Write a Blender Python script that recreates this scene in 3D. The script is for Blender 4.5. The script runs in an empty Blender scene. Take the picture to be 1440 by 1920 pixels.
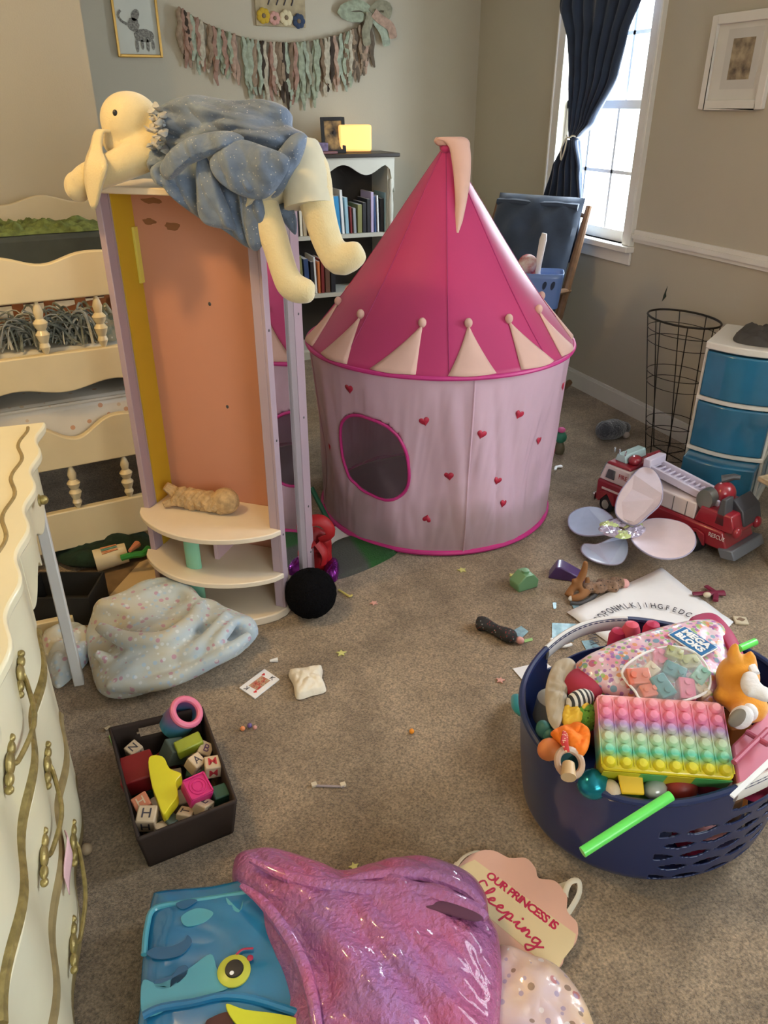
import bpy, bmesh, math, random
from mathutils import Matrix, Vector, noise, Euler
random.seed(7)
C = bpy.context.scene.collection
SC = bpy.context.scene
R = math.radians
# ---------------- camera, world, lights, exposure ----------------
FPX, TH, YA, CH = 1443.0, math.atan(760/1443.0), R(22), 1.5
cd = bpy.data.cameras.new('camera'); cam = bpy.data.objects.new('camera', cd); C.objects.link(cam)
cam.location = (0, 0, CH); cam.rotation_euler = (R(90)-TH, 0, -YA)
cd.sensor_fit = 'VERTICAL'; cd.sensor_height = 36; cd.lens = 36*FPX/1920; cd.clip_start = .02
SC.camera = cam
w = bpy.data.worlds.new('world'); SC.world = w; w.use_nodes = True
w.node_tree.nodes['Background'].inputs[0].default_value = (.86, .97, 1, 1)
w.node_tree.nodes['Background'].inputs[1].default_value = 4.0
SC.view_settings.view_transform = 'Standard'; SC.view_settings.look = 'None'
SC.view_settings.exposure = 0.62; SC.view_settings.gamma = 1; SC.view_settings.use_curve_mapping = False
SC.cycles.use_denoising = True; SC.cycles.max_bounces = 8
SC.cycles.sample_clamp_indirect = 6
def light(name, kind, loc, energy, col, rot=(0, 0, 0), size=None, size_y=None):
    l = bpy.data.lights.new(name, kind); l.energy = energy; l.color = col
    if kind == 'AREA':
        l.shape = 'RECTANGLE'; l.size = size; l.size_y = size_y
    else: l.shadow_soft_size = size
    o = bpy.data.objects.new(name, l); C.objects.link(o); o.location = loc; o.rotation_euler = rot
    return o
LT = {}
light('daylight_window', 'AREA', (2.98, 3.80, 1.55), 90, (.78, .90, 1), (0, R(90), 0), 1.5, .7)
light('daylight_side_window', 'AREA', (2.98, 1.15, 1.45), 46, (.86, .92, 1), (0, R(82), 0), 1.3, 1.1)
light('rear_fill_light', 'AREA', (.9, -1.55, 1.5), 10, (1, .95, .88), (R(90), 0, 0), 1.3, 1.3)  # added fill light behind the camera, no window is seen there
light('ceiling_lamp_light', 'POINT', (-.60, 1.86, 2.34), 30, (1, .64, .24), size=.07)

# ---------------- geometry helpers ----------------
def ray(px, py):
    r = px-720; u = 960-py
    fy = FPX*math.cos(TH)+u*math.sin(TH); z = -FPX*math.sin(TH)+u*math.cos(TH)
    return Vector((r*math.cos(YA)+fy*math.sin(YA), -r*math.sin(YA)+fy*math.cos(YA), z))
def P(px, py, z=0.0):                       # point of the place at height z
    d = ray(px, py); t = (z-CH)/d.z; return Vector((d.x*t, d.y*t, z))
def onX(px, py, X):
    d = ray(px, py); t = X/d.x; return Vector((X, d.y*t, CH+d.z*t))
def onY(px, py, Y):
    d = ray(px, py); t = Y/d.y; return Vector((d.x*t, Y, CH+d.z*t))
def W(x, y, z=0.0):                          # x to the right, y ahead -> room axes
    return Vector((x*math.cos(YA)+y*math.sin(YA), -x*math.sin(YA)+y*math.cos(YA), z))
def D(px, py, yc):                           # point yc metres ahead
    r = px-720; u = 960-py
    fy = FPX*math.cos(TH)+u*math.sin(TH); z = -FPX*math.sin(TH)+u*math.cos(TH); t = yc/fy
    return W(r*t, yc, CH+z*t)
def T(x, y, z): return Matrix.Translation((x, y, z))
def RX(a): return Matrix.Rotation(R(a), 4, 'X')
def RY(a): return Matrix.Rotation(R(a), 4, 'Y')
def RZ(a): return Matrix.Rotation(R(a), 4, 'Z')
def frame(o, ex, hint):                      # matrix with x along ex, y near hint
    ex = ex.normalized(); ez = ex.cross(hint).normalized(); ey = ez.cross(ex)
    m = Matrix((ex, ey, ez)).transposed().to_4x4(); m.translation = o; return m
def crom(pts, n, closed=True):
    pts = [Vector(p) for p in pts]; L = len(pts); out = []
    segs = L if closed else L-1
    for k in range(n):
        u = k/(n if closed else n-1)*segs; i = min(int(u), segs-1); t = u-i
        g = (lambda j: pts[j % L]) if closed else (lambda j: pts[max(0, min(L-1, j))])
        a, b, c, d = g(i-1), g(i), g(i+1), g(i+2)
        out.append(.5*((2*b)+(c-a)*t+(2*a-5*b+4*c-d)*t*t+(3*b-a-3*c+d)*t**3))
    return out
NZ = lambda p, f=1.0: noise.noise(Vector(p)*f)

class MB:
    def __init__(s, M=None): s.v = []; s.f = []; s.mi = []; s.m = 0; s.M = M or Matrix()
    def add(s, vs, fs, M=None):
        b = len(s.v); MM = s.M @ M if M is not None else s.M
        s.v += [MM @ Vector(v) for v in vs]
        s.f += [tuple(b+i for i in f) for f in fs]; s.mi += [s.m]*len(fs); return s
    def box(s, x0, x1, y0, y1, z0, z1, M=None):
        v = [(x, y, z) for z in (z0, z1) for y in (y0, y1) for x in (x0, x1)]
        return s.add(v, [(0, 2, 3, 1), (4, 5, 7, 6), (0, 1, 5, 4), (2, 6, 7, 3), (0, 4, 6, 2), (1, 3, 7, 5)], M)
    def cbox(s, c, d, M=None):
        return s.box(c[0]-d[0]/2, c[0]+d[0]/2, c[1]-d[1]/2, c[1]+d[1]/2, c[2]-d[2]/2, c[2]+d[2]/2, M)
    def grid(s, fn, nu, nv, cu=False, cv=False, M=None, skip=None):
        v = [fn(i/(nu if cu else nu-1), j/(nv if cv else nv-1)) for j in range(nv) for i in range(nu)]
        f = []
        for j in range(nv if cv else nv-1):
            for i in range(nu if cu else nu-1):
                if skip and skip((i+.5)/nu, (j+.5)/nv): continue
                f.append((j*nu+i, j*nu+(i+1) % nu, ((j+1) % nv)*nu+(i+1) % nu, ((j+1) % nv)*nu+i))
        return s.add(v, f, M)
    def tube(s, pts, r, n=8, M=None, flat=1.0, closed=False):
        pts = [Vector(p) for p in pts]; L = len(pts)
        rs = r if isinstance(r, (list, tuple)) else [r]*L
        vs = []; up = None
        for i in range(L):
            a = pts[i-1] if (i or closed) else pts[0]; b = pts[(i+1) % L] if (i < L-1 or closed) else pts[-1]
            t = (b-a)
            if t.length < 1e-9: t = Vector((0, 0, 1))
            t.normalize()
            if up is None: up = Vector((0, 0, 1)) if abs(t.z) < .9 else Vector((1, 0, 0))
            x = t.cross(up)
            if x.length < 1e-6: x = t.orthogonal()
            x.normalize(); y = x.cross(t).normalized(); up = y
            for k in range(n):
                a2 = 2*math.pi*k/n; vs.append(pts[i]+x*math.cos(a2)*rs[i]+y*math.sin(a2)*rs[i]*flat)
        f = []
        for i in range(L if closed else L-1):
            j = (i+1) % L
            for k in range(n): f.append((i*n+k, i*n+(k+1) % n, j*n+(k+1) % n, j*n+k))
        if not closed: f += [tuple(range(n))[::-1], tuple((L-1)*n+k for k in range(n))]
        return s.add(vs, f, M)
    def lathe(s, prof, n=24, M=None, sx=1, sy=1):
        vs = [(r*math.cos(2*math.pi*k/n)*sx, r*math.sin(2*math.pi*k/n)*sy, z) for r, z in prof for k in range(n)]
        f = [(i*n+k, i*n+(k+1) % n, (i+1)*n+(k+1) % n, (i+1)*n+k) for i in range(len(prof)-1) for k in range(n)]
        if prof[0][0] > 1e-5: f.append(tuple(range(n))[::-1])
        if prof[-1][0] > 1e-5: f.append(tuple((len(prof)-1)*n+k for k in range(n)))
        return s.add(vs, f, M)
    def ball(s, c, r, M=None, nu=16, nv=10, rot=None):
        if not isinstance(r, (list, tuple)): r = (r, r, r)
        B = Matrix.Translation(Vector(c)) @ (rot or Matrix())
        if M is not None: B = M @ B
        pr = [(max(math.sin(math.pi*j/nv), 1e-6), -math.cos(math.pi*j/nv)) for j in range(nv+1)]
        vs = [(p*math.cos(2*math.pi*k/nu)*r[0], p*math.sin(2*math.pi*k/nu)*r[1], z*r[2]) for p, z in pr for k in range(nu)]
        f = [(i*nu+k, i*nu+(k+1) % nu, (i+1)*nu+(k+1) % nu, (i+1)*nu+k) for i in range(nv) for k in range(nu)]
        return s.add(vs, f, B)
    def prism(s, out, t, M=None):            # outline (x, y) extruded 0..t in z
        n = len(out); vs = [(p[0], p[1], 0) for p in out]+[(p[0], p[1], t) for p in out]
        f = [tuple(range(n))[::-1], tuple(range(n, 2*n))]+[(i, (i+1) % n, n+(i+1) % n, n+i) for i in range(n)]
        return s.add(vs, f, M)
    def slab(s, pts, t, up=Vector((0, 0, 1))): # 3D outline given thickness t along up
        n = len(pts); pts = [Vector(p) for p in pts]
        vs = pts+[p+up*t for p in pts]
        f = [tuple(range(n))[::-1], tuple(range(n, 2*n))]+[(i, (i+1) % n, n+(i+1) % n, n+i) for i in range(n)]
        return s.add(vs, f)
    def puff(s, out, up, h, back=.004, rings=14, n=110, pw=2.2, fold=0, ff=9, cen=None, dirv=None, fs=3.0, smooth=True):
        o = crom(out, n) if smooth else [Vector(p) for p in out]; n = len(o)
        c = Vector(cen) if cen is not None else sum(o, Vector())/n; up = Vector(up).normalized()
        vs = []; N = rings+1
        for side in (1, 0):
            for j in range(N):
                r = (j+.001)/rings; r = min(r, 1)
                for i in range(n):
                    p = c+(o[i]-c)*r
                    prof = (1-min(r, 1)**pw)**(1/pw)
                    q = p.copy()
                    if dirv is not None:
                        a = q.dot(Vector(dirv)); q = q-Vector(dirv)*a*(1-1/fs)
                    k = abs(NZ(q, ff))*1.6-.35+.6*abs(NZ(q+Vector((5, 3, 1)), ff*2.3))-.2
                    e = min(1, (1-r)*6)
                    if side: vs.append(p+up*(prof*h+fold*k*e))
                    else: vs.append(p-up*(prof*back))
        f = []
        for side in (0, 1):
            b = side*N*n
            for j in range(N-1):
                for i in range(n):
                    q = (b+j*n+i, b+j*n+(i+1) % n, b+(j+1)*n+(i+1) % n, b+(j+1)*n+i)
                    f.append(q if side == 0 else q[::-1])
            f.append(tuple(b+i for i in range(n)) if side == 0 else tuple(b+i for i in range(n))[::-1])
        b = N*n; last = (N-1)*n
        for i in range(n): f.append((last+i, last+(i+1) % n, b+last+(i+1) % n, b+last+i))
        return s.add(vs, f)
    def build(s, name, mats, parent=None, world=True, smooth=None, bevel=0, solid=0, sub=0, voxel=0):
        if not isinstance(mats, (list, tuple)): mats = [mats]
        vs = s.v
        if parent is not None:
            if world:
                inv = wm(parent).inverted(); vs = [inv @ v for v in vs]
            loc = Vector()
        elif world:
            xs = [v.x for v in vs]; ys = [v.y for v in vs]; zs = [v.z for v in vs]
            loc = Vector(((min(xs)+max(xs))/2, (min(ys)+max(ys))/2, min(zs))); vs = [v-loc for v in vs]
        me = bpy.data.meshes.new(name); me.from_pydata([tuple(v) for v in vs], [], s.f)
        for m in mats: me.materials.append(m)
        me.polygons.foreach_set('material_index', s.mi)
        bm = bmesh.new(); bm.from_mesh(me); bmesh.ops.remove_doubles(bm, verts=bm.verts, dist=1e-5)
        bmesh.ops.recalc_face_normals(bm, faces=bm.faces); bm.to_mesh(me); bm.free()
        if smooth is None: smooth = 35
        if smooth:
            me.shade_smooth(); me.set_sharp_from_angle(angle=R(smooth))
        o = bpy.data.objects.new(name, me); C.objects.link(o)
        if parent is not None: o.parent = parent
        else: o.location = loc
        if voxel:
            m = o.modifiers.new('remesh', 'REMESH'); m.mode = 'VOXEL'; m.voxel_size = voxel; m.use_smooth_shade = True
            m = o.modifiers.new('smooth', 'SMOOTH'); m.iterations = 8; m.factor = .6
        if bevel:
            m = o.modifiers.new('bevel', 'BEVEL'); m.width = bevel; m.segments = 2; m.limit_method = 'ANGLE'; m.angle_limit = R(40)
        if solid:
            m = o.modifiers.new('solid', 'SOLIDIFY'); m.thickness = solid; m.offset = 0
        if sub:
            m = o.modifiers.new('sub', 'SUBSURF'); m.levels = sub; m.render_levels = sub
        return o
def wm(o):
    m = Matrix.LocRotScale(o.location, o.rotation_euler, o.scale)
    return wm(o.parent) @ m if o.parent else m
def tag(o, label=None, cat=None, group=None, kind=None):
    if label: o['label'] = label
    if cat: o['category'] = cat
    if group: o['group'] = group
    if kind: o['kind'] = kind
    return o
def thing(name, label, cat, loc=(0, 0, 0), rz=0, group=None):
    o = bpy.data.objects.new(name, None); C.objects.link(o); o.empty_display_size = .05
    o.location = Vector(loc); o.rotation_euler = (0, 0, R(rz)); return tag(o, label, cat, group)
def solo(mb, name, mats, label, cat, group=None, **k):
    return tag(mb.build(name, mats, **k), label, cat, group)
def part(mb, name, mats, parent, **k):       # local coordinates of the parent
    return mb.build(name, mats, parent, world=False, **k)
def wpart(mb, name, mats, parent, **k): return mb.build(name, mats, parent, world=True, **k)
def struct(mb, name, mats, **k): return tag(mb.build(name, mats, **k), kind='structure')
def copy_tree(o, loc=None, rz=None, label=None, parent=None):
    c = o.copy(); C.objects.link(c)
    if parent is not None: c.parent = parent
    if loc is not None: c.location = loc
    if rz is not None: c.rotation_euler = rz if isinstance(rz, tuple) else (0, 0, R(rz))
    if label: c['label'] = label
    for ch in list(o.children): copy_tree(ch, parent=c)
    return c
def text(s, size, M, mat, parent, name='lettering', shear=0, space=1.0, bold=0, ext=.0006):
    cu = bpy.data.curves.new('t', 'FONT'); cu.body = s; cu.size = size; cu.shear = shear; cu.space_character = space
    cu.align_x = 'CENTER'; cu.align_y = 'CENTER'; cu.extrude = ext; cu.offset = bold; cu.resolution_u = 3
    o = bpy.data.objects.new('t', cu); C.objects.link(o)
    dg = bpy.context.evaluated_depsgraph_get(); me = bpy.data.meshes.new_from_object(o.evaluated_get(dg))
    bpy.data.objects.remove(o); bpy.data.curves.remove(cu)
    me.transform(M if parent is None else wm(parent).inverted() @ M)
    me.materials.clear(); me.materials.append(mat)
    r = bpy.data.objects.new(name, me); C.objects.link(r); r.parent = parent; return r

# ---------------- materials ----------------
MC = {}
def mat(name, col, rough=.6, metal=0, var=0, vs=8, bump=0, bs=60, col2=None, emit=0, sheen=0, trans=0, alpha=1, coat=0, sss=0, spec=.5, aniso=None, irid=0):
    if name in MC: return MC[name]
    m = bpy.data.materials.new(name); m.use_nodes = True; nt = m.node_tree; b = nt.nodes['Principled BSDF']
    col = tuple(col)+(1,)
    b.inputs['Base Color'].default_value = col; b.inputs['Roughness'].default_value = rough
    b.inputs['Metallic'].default_value = metal; b.inputs['Specular IOR Level'].default_value = spec
    b.inputs['Sheen Weight'].default_value = sheen; b.inputs['Coat Weight'].default_value = coat
    b.inputs['Transmission Weight'].default_value = trans; b.inputs['Alpha'].default_value = alpha
    if irid:
        b.inputs['Thin Film Thickness'].default_value = irid; b.inputs['Thin Film IOR'].default_value = 1.6
    if sss:
        b.inputs['Subsurface Weight'].default_value = sss; b.inputs['Subsurface Radius'].default_value = (.02, .01, .008)
    if emit:
        b.inputs['Emission Color'].default_value = col; b.inputs['Emission Strength'].default_value = emit
    tc = nt.nodes.new('ShaderNodeTexCoord')
    c2 = col2 if col2 else tuple(min(1, c*(1-var)) for c in col[:3])
    n = nt.nodes.new('ShaderNodeTexNoise'); n.inputs['Scale'].default_value = vs; n.inputs['Detail'].default_value = 5
    nt.links.new(tc.outputs['Object'], n.inputs['Vector'])
    rp = nt.nodes.new('ShaderNodeValToRGB'); rp.color_ramp.elements[0].position = .36; rp.color_ramp.elements[1].position = .62
    rp.color_ramp.elements[0].color = tuple(c2)+(1,); rp.color_ramp.elements[1].color = col
    if not (var or col2): rp.color_ramp.elements[0].color = tuple(c*.95 for c in col[:3])+(1,)
    nt.links.new(n.outputs['Fac'], rp.inputs['Fac']); nt.links.new(rp.outputs['Color'], b.inputs['Base Color'])
    if bump:
        n2 = nt.nodes.new('ShaderNodeTexNoise'); n2.inputs['Scale'].default_value = bs; n2.inputs['Detail'].default_value = 6
        nt.links.new(tc.outputs['Object'], n2.inputs['Vector'])
        bp = nt.nodes.new('ShaderNodeBump'); bp.inputs['Strength'].default_value = bump; bp.inputs['Distance'].default_value = .01
        nt.links.new(n2.outputs['Fac'], bp.inputs['Height']); nt.links.new(bp.outputs['Normal'], b.inputs['Normal'])
    MC[name] = m; return m
def specks(m, cols, scale=60, thr=.16, mix=1.0):     # small printed spots on a fabric
    nt = m.node_tree; b = nt.nodes['Principled BSDF']; tc = [n for n in nt.nodes if n.type == 'TEX_COORD'][0]
    src = b.inputs['Base Color'].links[0].from_socket
    for k, c in enumerate(cols):
        v = nt.nodes.new('ShaderNodeTexVoronoi'); v.inputs['Scale'].default_value = scale*(1+.17*k)
        mp = nt.nodes.new('ShaderNodeMapping'); mp.inputs['Location'].default_value = (k*3.1, k*1.7, k*.9)
        nt.links.new(tc.outputs['Object'], mp.inputs[0]); nt.links.new(mp.outputs[0], v.inputs['Vector'])
        lt = nt.nodes.new('ShaderNodeMath'); lt.operation = 'LESS_THAN'; lt.inputs[1].default_value = thr
        nt.links.new(v.outputs['Distance'], lt.inputs[0])
        mu = nt.nodes.new('ShaderNodeMath'); mu.operation = 'MULTIPLY'; mu.inputs[1].default_value = mix
        nt.links.new(lt.outputs[0], mu.inputs[0])
        mx = nt.nodes.new('ShaderNodeMixRGB'); mx.inputs[2].default_value = tuple(c)+(1,)
        nt.links.new(mu.outputs[0], mx.inputs[0]); nt.links.new(src, mx.inputs[1]); src = mx.outputs[0]
    nt.links.new(src, b.inputs['Base Color']); return m
def bands(m, stops, axis='Z', lo=0, hi=1, const=False, wob=0, wobs=8):   # colours along an object axis
    nt = m.node_tree; b = nt.nodes['Principled BSDF']; tc = [n for n in nt.nodes if n.type == 'TEX_COORD'][0]
    sp = nt.nodes.new('ShaderNodeSeparateXYZ'); nt.links.new(tc.outputs['Object'], sp.inputs[0])
    mr = nt.nodes.new('ShaderNodeMapRange'); mr.inputs[1].default_value = lo; mr.inputs[2].default_value = hi
    val = sp.outputs[axis]
    if wob:
        n = nt.nodes.new('ShaderNodeTexNoise'); n.inputs['Scale'].default_value = wobs; nt.links.new(tc.outputs['Object'], n.inputs['Vector'])
        ma = nt.nodes.new('ShaderNodeMath'); ma.operation = 'MULTIPLY_ADD'; ma.inputs[1].default_value = wob
        nt.links.new(n.outputs['Fac'], ma.inputs[0]); nt.links.new(val, ma.inputs[2]); val = ma.outputs[0]
    nt.links.new(val, mr.inputs[0])
    rp = nt.nodes.new('ShaderNodeValToRGB'); e = rp.color_ramp.elements
    if const: rp.color_ramp.interpolation = 'CONSTANT'
    e[0].position = stops[0][0]; e[0].color = tuple(stops[0][1])+(1,)
    e[1].position = stops[-1][0]; e[1].color = tuple(stops[-1][1])+(1,)
    for p, c in stops[1:-1]:
        q = e.new(p); q.color = tuple(c)+(1,)
    nt.links.new(mr.outputs[0], rp.inputs[0]); nt.links.new(rp.outputs[0], b.inputs['Base Color']); return m

M_wall = mat('wall_paint', (.47, .435, .345), .85, var=.03, vs=2, bump=.06, bs=160)
M_wall_low = mat('wall_paint_lower', (.44, .42, .39), .85, var=.04, vs=2, bump=.06, bs=160)
M_ceil = mat('ceiling_paint', (.75, .74, .7), .9)
M_trim = mat('white_trim_paint', (.74, .72, .66), .45)
M_carpet = mat('carpet', (.46, .345, .23), .95, col2=(.31, .225, .145), vs=7, bump=.9, bs=420, sheen=.3, spec=.1)
def carpet_nodes():
    nt = M_carpet.node_tree; b = nt.nodes['Principled BSDF']; tc = [n for n in nt.nodes if n.type == 'TEX_COORD'][0]
    src = b.inputs['Base Color'].links[0].from_socket
    for sc, lo, hi, f in ((190, .45, 1.45, 1), (2.0, .82, 1.12, 1), (34, .85, 1.1, .8)):
        n = nt.nodes.new('ShaderNodeTexNoise'); n.inputs['Scale'].default_value = sc; n.inputs['Detail'].default_value = 4
        nt.links.new(tc.outputs['Object'], n.inputs['Vector'])
        mr = nt.nodes.new('ShaderNodeMapRange'); mr.inputs[1].default_value = .3; mr.inputs[2].default_value = .7
        mr.inputs[3].default_value = lo; mr.inputs[4].default_value = hi
        nt.links.new(n.outputs['Fac'], mr.inputs[0])
        mx = nt.nodes.new('ShaderNodeMixRGB'); mx.blend_type = 'MULTIPLY'; mx.inputs[0].default_value = f
        nt.links.new(src, mx.inputs[1]); nt.links.new(mr.outputs[0], mx.inputs[2]); src = mx.outputs[0]
    nt.links.new(src, b.inputs['Base Color'])
carpet_nodes()
M_cream = mat('cream_furniture_paint', (.74, .62, .38), .38, coat=.15)
M_creamd = mat('cream_desk_paint', (.78, .73, .52), .32, coat=.3)
M_gold = mat('antique_gold', (.42, .33, .12), .4, .6, var=.35, vs=60, bump=.2, bs=120)
M_goldp = mat('gold_trim_paint', (.33, .25, .11), .45, .2, var=.3, vs=30)
M_black = mat('black_plastic', (.012, .012, .014), .45)
M_white = mat('white_plastic', (.82, .82, .82), .35)
M_paper = mat('white_paper', (.82, .81, .82), .7)
M_wood = mat('dark_brown_wood', (.10, .042, .02), .45, var=.4, vs=12)
M_wire = mat('black_wire', (.03, .026, .022), .4, .7)
M_navy = mat('navy_fabric', (.015, .032, .075), .85, var=.3, sheen=.3)
M_magenta = mat('magenta_trim', (.55, .03, .22), .45)
M_red = mat('red_plastic', (.42, .018, .022), .3, coat=.3)
M_dgrey = mat('dark_grey_plastic', (.07, .07, .075), .4)
M_letter = mat('dark_ink', (.04, .035, .05), .7)

# ---------------- room shell ----------------
X0, X1, Y0, Y1, H = -1.5, 2.753, -1.6, 5.17, 2.44
t = .12
struct(MB().box(X0-t, X1+t, Y0-t, Y1+t, -.06, 0), 'floor', M_carpet)
struct(MB().box(X0-t, X1+t, Y0-t, Y1+t, H, H+.06), 'ceiling', M_ceil)
def wall_holes(mb, u0, u1, holes, fn):       # holes: (ua, ub, za, zb)
    cur = u0
    for a, b, za, zb in sorted(holes):
        fn(mb, cur, a, 0, H); fn(mb, a, b, 0, za); fn(mb, a, b, zb, H); cur = b
    fn(mb, cur, u1, 0, H); return mb
WIN1 = (3.45, 4.15, .86, 2.16); WIN2 = (.55, 1.75, .86, 2.16)
mb = MB()
wall_holes(mb, Y0-t, Y1+t, [WIN1, WIN2], lambda m, a, b, c, d: m.box(X1, X1+t, a, b, c, d))
struct(mb, 'wall_right', M_wall)
struct(MB().box(.25, X1+t, Y1, Y1+t, 0, H), 'wall_back', M_wall)
struct(MB().box(X0-t, .25, 3.9, Y1+t, 0, H), 'wall_left', M_wall)
struct(MB().box(X0-t, X0, Y0, 3.9, 0, H), 'wall_side', M_wall)
struct(wall_holes(MB(), X0-t, X1+t, [(.25, 1.55, .86, 2.16)], lambda m, a, b, c, d: m.box(a, b, Y0-t, Y0, c, d)), 'wall_front', M_wall)
def base(mb, a, b, axis, pos, sg):
    for z0, z1, dd in ((0, .085, .014), (.085, .1, .009)):
        if axis == 'Y': mb.box(min(pos, pos+sg*dd), max(pos, pos+sg*dd), a, b, z0, z1)
        else: mb.box(a, b, min(pos, pos+sg*dd), max(pos, pos+sg*dd), z0, z1)
    return mb
struct(base(MB(), Y0, Y1, 'Y', X1, -1), 'baseboard_right', M_trim)
struct(base(MB(), .25, X1, 'X', Y1, -1), 'baseboard_back', M_trim)
struct(base(MB(), X0, .25, 'X', 3.9, -1), 'baseboard_left', M_trim)
mb = MB()                                     # chair rail on the right wall, right of the window
for a, b in ((1.83, 3.37), (Y0, .47)):
    mb.box(X1-.012, X1, a, b, .885, .945).box(X1-.024, X1, a, b, .903, .925)
struct(mb, 'trim_1', M_trim)
def window(name, y0, y1, z0, z1, parent_label):
    r = bpy.data.objects.new(name, None); C.objects.link(r); r.location = (X1, (y0+y1)/2, z0); r['kind'] = 'structure'
    tw = .075; mb = MB(); x = X1-.018
    mb.box(x, X1, y0-tw, y0, z0-.0, z1+tw).box(x, X1, y1, y1+tw, z0, z1+tw).box(x, X1, y0-tw, y1+tw, z1, z1+tw)
    mb.box(x-.008, X1, y0-tw, y0-tw+.016, z0, z1+tw).box(x-.008, X1, y1+tw-.016, y1+tw, z0, z1+tw)
    wpart(mb, 'window_casing', M_trim, r, bevel=.003)
    mb = MB().box(X1-.05, X1+.1, y0-tw-.01, y1+tw+.01, z0-.03, z0).box(X1-.016, X1, y0-tw, y1+tw, z0-.095, z0-.03)
    wpart(mb, 'window_sill', M_trim, r, bevel=.004)
    zm = (z0+z1)/2
    for k, (za, zb, xo) in enumerate(((z0, zm+.02, .05), (zm-.02, z1, .085))):
        mb = MB(); xa, xb = X1+xo-.016, X1+xo+.016; fw = .035
        mb.box(xa, xb, y0, y0+fw, za, zb).box(xa, xb, y1-fw, y1, za, zb).box(xa, xb, y0, y1, za, za+(.055 if k == 0 else .04)).box(xa, xb, y0, y1, zb-.04, zb)
        n = 3 if y1-y0 < .9 else 5
        for i in range(1, n):
            yy = y0+(y1-y0)*i/n; mb.box(xa+.004, xb-.004, yy-.009, yy+.009, za, zb)
        zz = (za+zb)/2; mb.box(xa+.004, xb-.004, y0, y1, zz-.009, zz+.009)
        s = wpart(mb, 'sash', M_trim, r)
        g = MB().box(X1+xo-.002, X1+xo+.002, y0+.01, y1-.01, za+.01, zb-.01)
        wpart(g, 'pane', M_glass, s)
    mb = MB().cbox((X1+.035, (y0+y1)/2, zm+.03), (.03, .06, .012)).cbox((X1+.03, (y0+y1)/2-.01, zm+.042), (.02, .025, .014))
    wpart(mb, 'sash_lock', M_goldp, r)
    return r
def translucent(m, fac, col=None):          # thin cloth that lets daylight through
    nt = m.node_tree; b = nt.nodes['Principled BSDF']; o = [n for n in nt.nodes if n.type == 'OUTPUT_MATERIAL'][0]
    t_ = nt.nodes.new('ShaderNodeBsdfTranslucent'); nt.links.new(b.inputs['Base Color'].links[0].from_socket, t_.inputs[0])
    x = nt.nodes.new('ShaderNodeMixShader'); x.inputs[0].default_value = fac
    nt.links.new(b.outputs[0], x.inputs[1]); nt.links.new(t_.outputs[0], x.inputs[2]); nt.links.new(x.outputs[0], o.inputs[0]); return m
def glassmat():
    m = bpy.data.materials.new('window_glass'); m.use_nodes = True; nt = m.node_tree
    nt.nodes.remove(nt.nodes['Principled BSDF']); o = nt.nodes['Material Output']
    a = nt.nodes.new('ShaderNodeBsdfTransparent'); g = nt.nodes.new('ShaderNodeBsdfGlossy'); g.inputs['Roughness'].default_value = .02
    x = nt.nodes.new('ShaderNodeMixShader'); x.inputs[0].default_value = .05
    nt.links.new(a.outputs[0], x.inputs[1]); nt.links.new(g.outputs[0], x.inputs[2]); nt.links.new(x.outputs[0], o.inputs[0]); return m
M_glass = glassmat()
window('window_1', *WIN1, '')
window('window_2', *WIN2, '')
# ---------------- wall decorations ----------------
def picture(name, label, axis, pos, a0, a1, z0, z1, fw, fm, mat_w, art, artm, backm=M_paper, dep=.02):
    # axis 'Y': hangs on the back wall (spans x); 'X': on the right wall (spans y)
    def bx(mb, u0, u1, za, zb, d0, d1):
        if axis == 'Y': return mb.box(u0, u1, pos-d1, pos-d0, za, zb)
        return mb.box(pos-d1, pos-d0, u0, u1, za, zb)
    r = thing(name, label, 'picture', ((a0+a1)/2, pos-.001, z0) if axis == 'Y' else (pos-.001, (a0+a1)/2, z0))
    mb = MB()
    bx(mb, a0, a0+fw, z0, z1, 0, dep); bx(mb, a1-fw, a1, z0, z1, 0, dep); bx(mb, a0+fw, a1-fw, z0, z0+fw, 0, dep); bx(mb, a0+fw, a1-fw, z1-fw, z1, 0, dep)
    wpart(mb, 'frame', fm, r, bevel=.003)
    wpart(bx(MB(), a0+fw, a1-fw, z0+fw, z1-fw, 0, dep*.35), 'mat_board', backm, r)
    return r, bx
# elephant picture
r, bx = picture('elephant_picture', 'gold framed pencil drawing of an elephant on the wall', 'Y', Y1, .49, .735, 1.745, 2.1, .014, mat('gold_frame', (.55, .33, .08), .35, .5), 0, 0, 0, mat('drawing_paper', (.62, .63, .56), .8))
em = mat('pencil_grey', (.30, .29, .25), .8, col2=(.12, .11, .1), vs=110)
mb = MB(frame(Vector((.61, Y1-.0085, 1.90)), Vector((1, 0, 0)), Vector((0, 0, 1))))
def blob2(mb, c, rx, ry, n=20, a=0, jag=0, t=.001):
    o = []
    for i in range(n):
        q = 2*math.pi*i/n; k = 1+jag*random.uniform(-1, 1); x, y = rx*math.cos(q)*k, ry*math.sin(q)*k
        o.append((c[0]+x*math.cos(a)-y*math.sin(a), c[1]+x*math.sin(a)+y*math.cos(a)))
    return mb.prism(o, t)
blob2(mb, (.035, -.05), .055, .032, jag=.05); blob2(mb, (-.015, .0), .03, .035, jag=.08); blob2(mb, (.0, .045), .02, .03, a=-.5)
for x, l in ((-.008, .06), (.02, .045), (.05, .055), (.078, .045)): blob2(mb, (x, -.08-l*.3), .009, l*.55)
tr = [(-.03, .0), (-.055, .005), (-.08, .02), (-.09, .045), (-.075, .065)]
mb.tube([(x, y, .001) for x, y in crom([(a, b, 0) for a, b in tr], 14, False) and [(p.x, p.y) for p in crom([(a, b, 0) for a, b in tr], 14, False)]], .006, 6, flat=.15)
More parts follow.
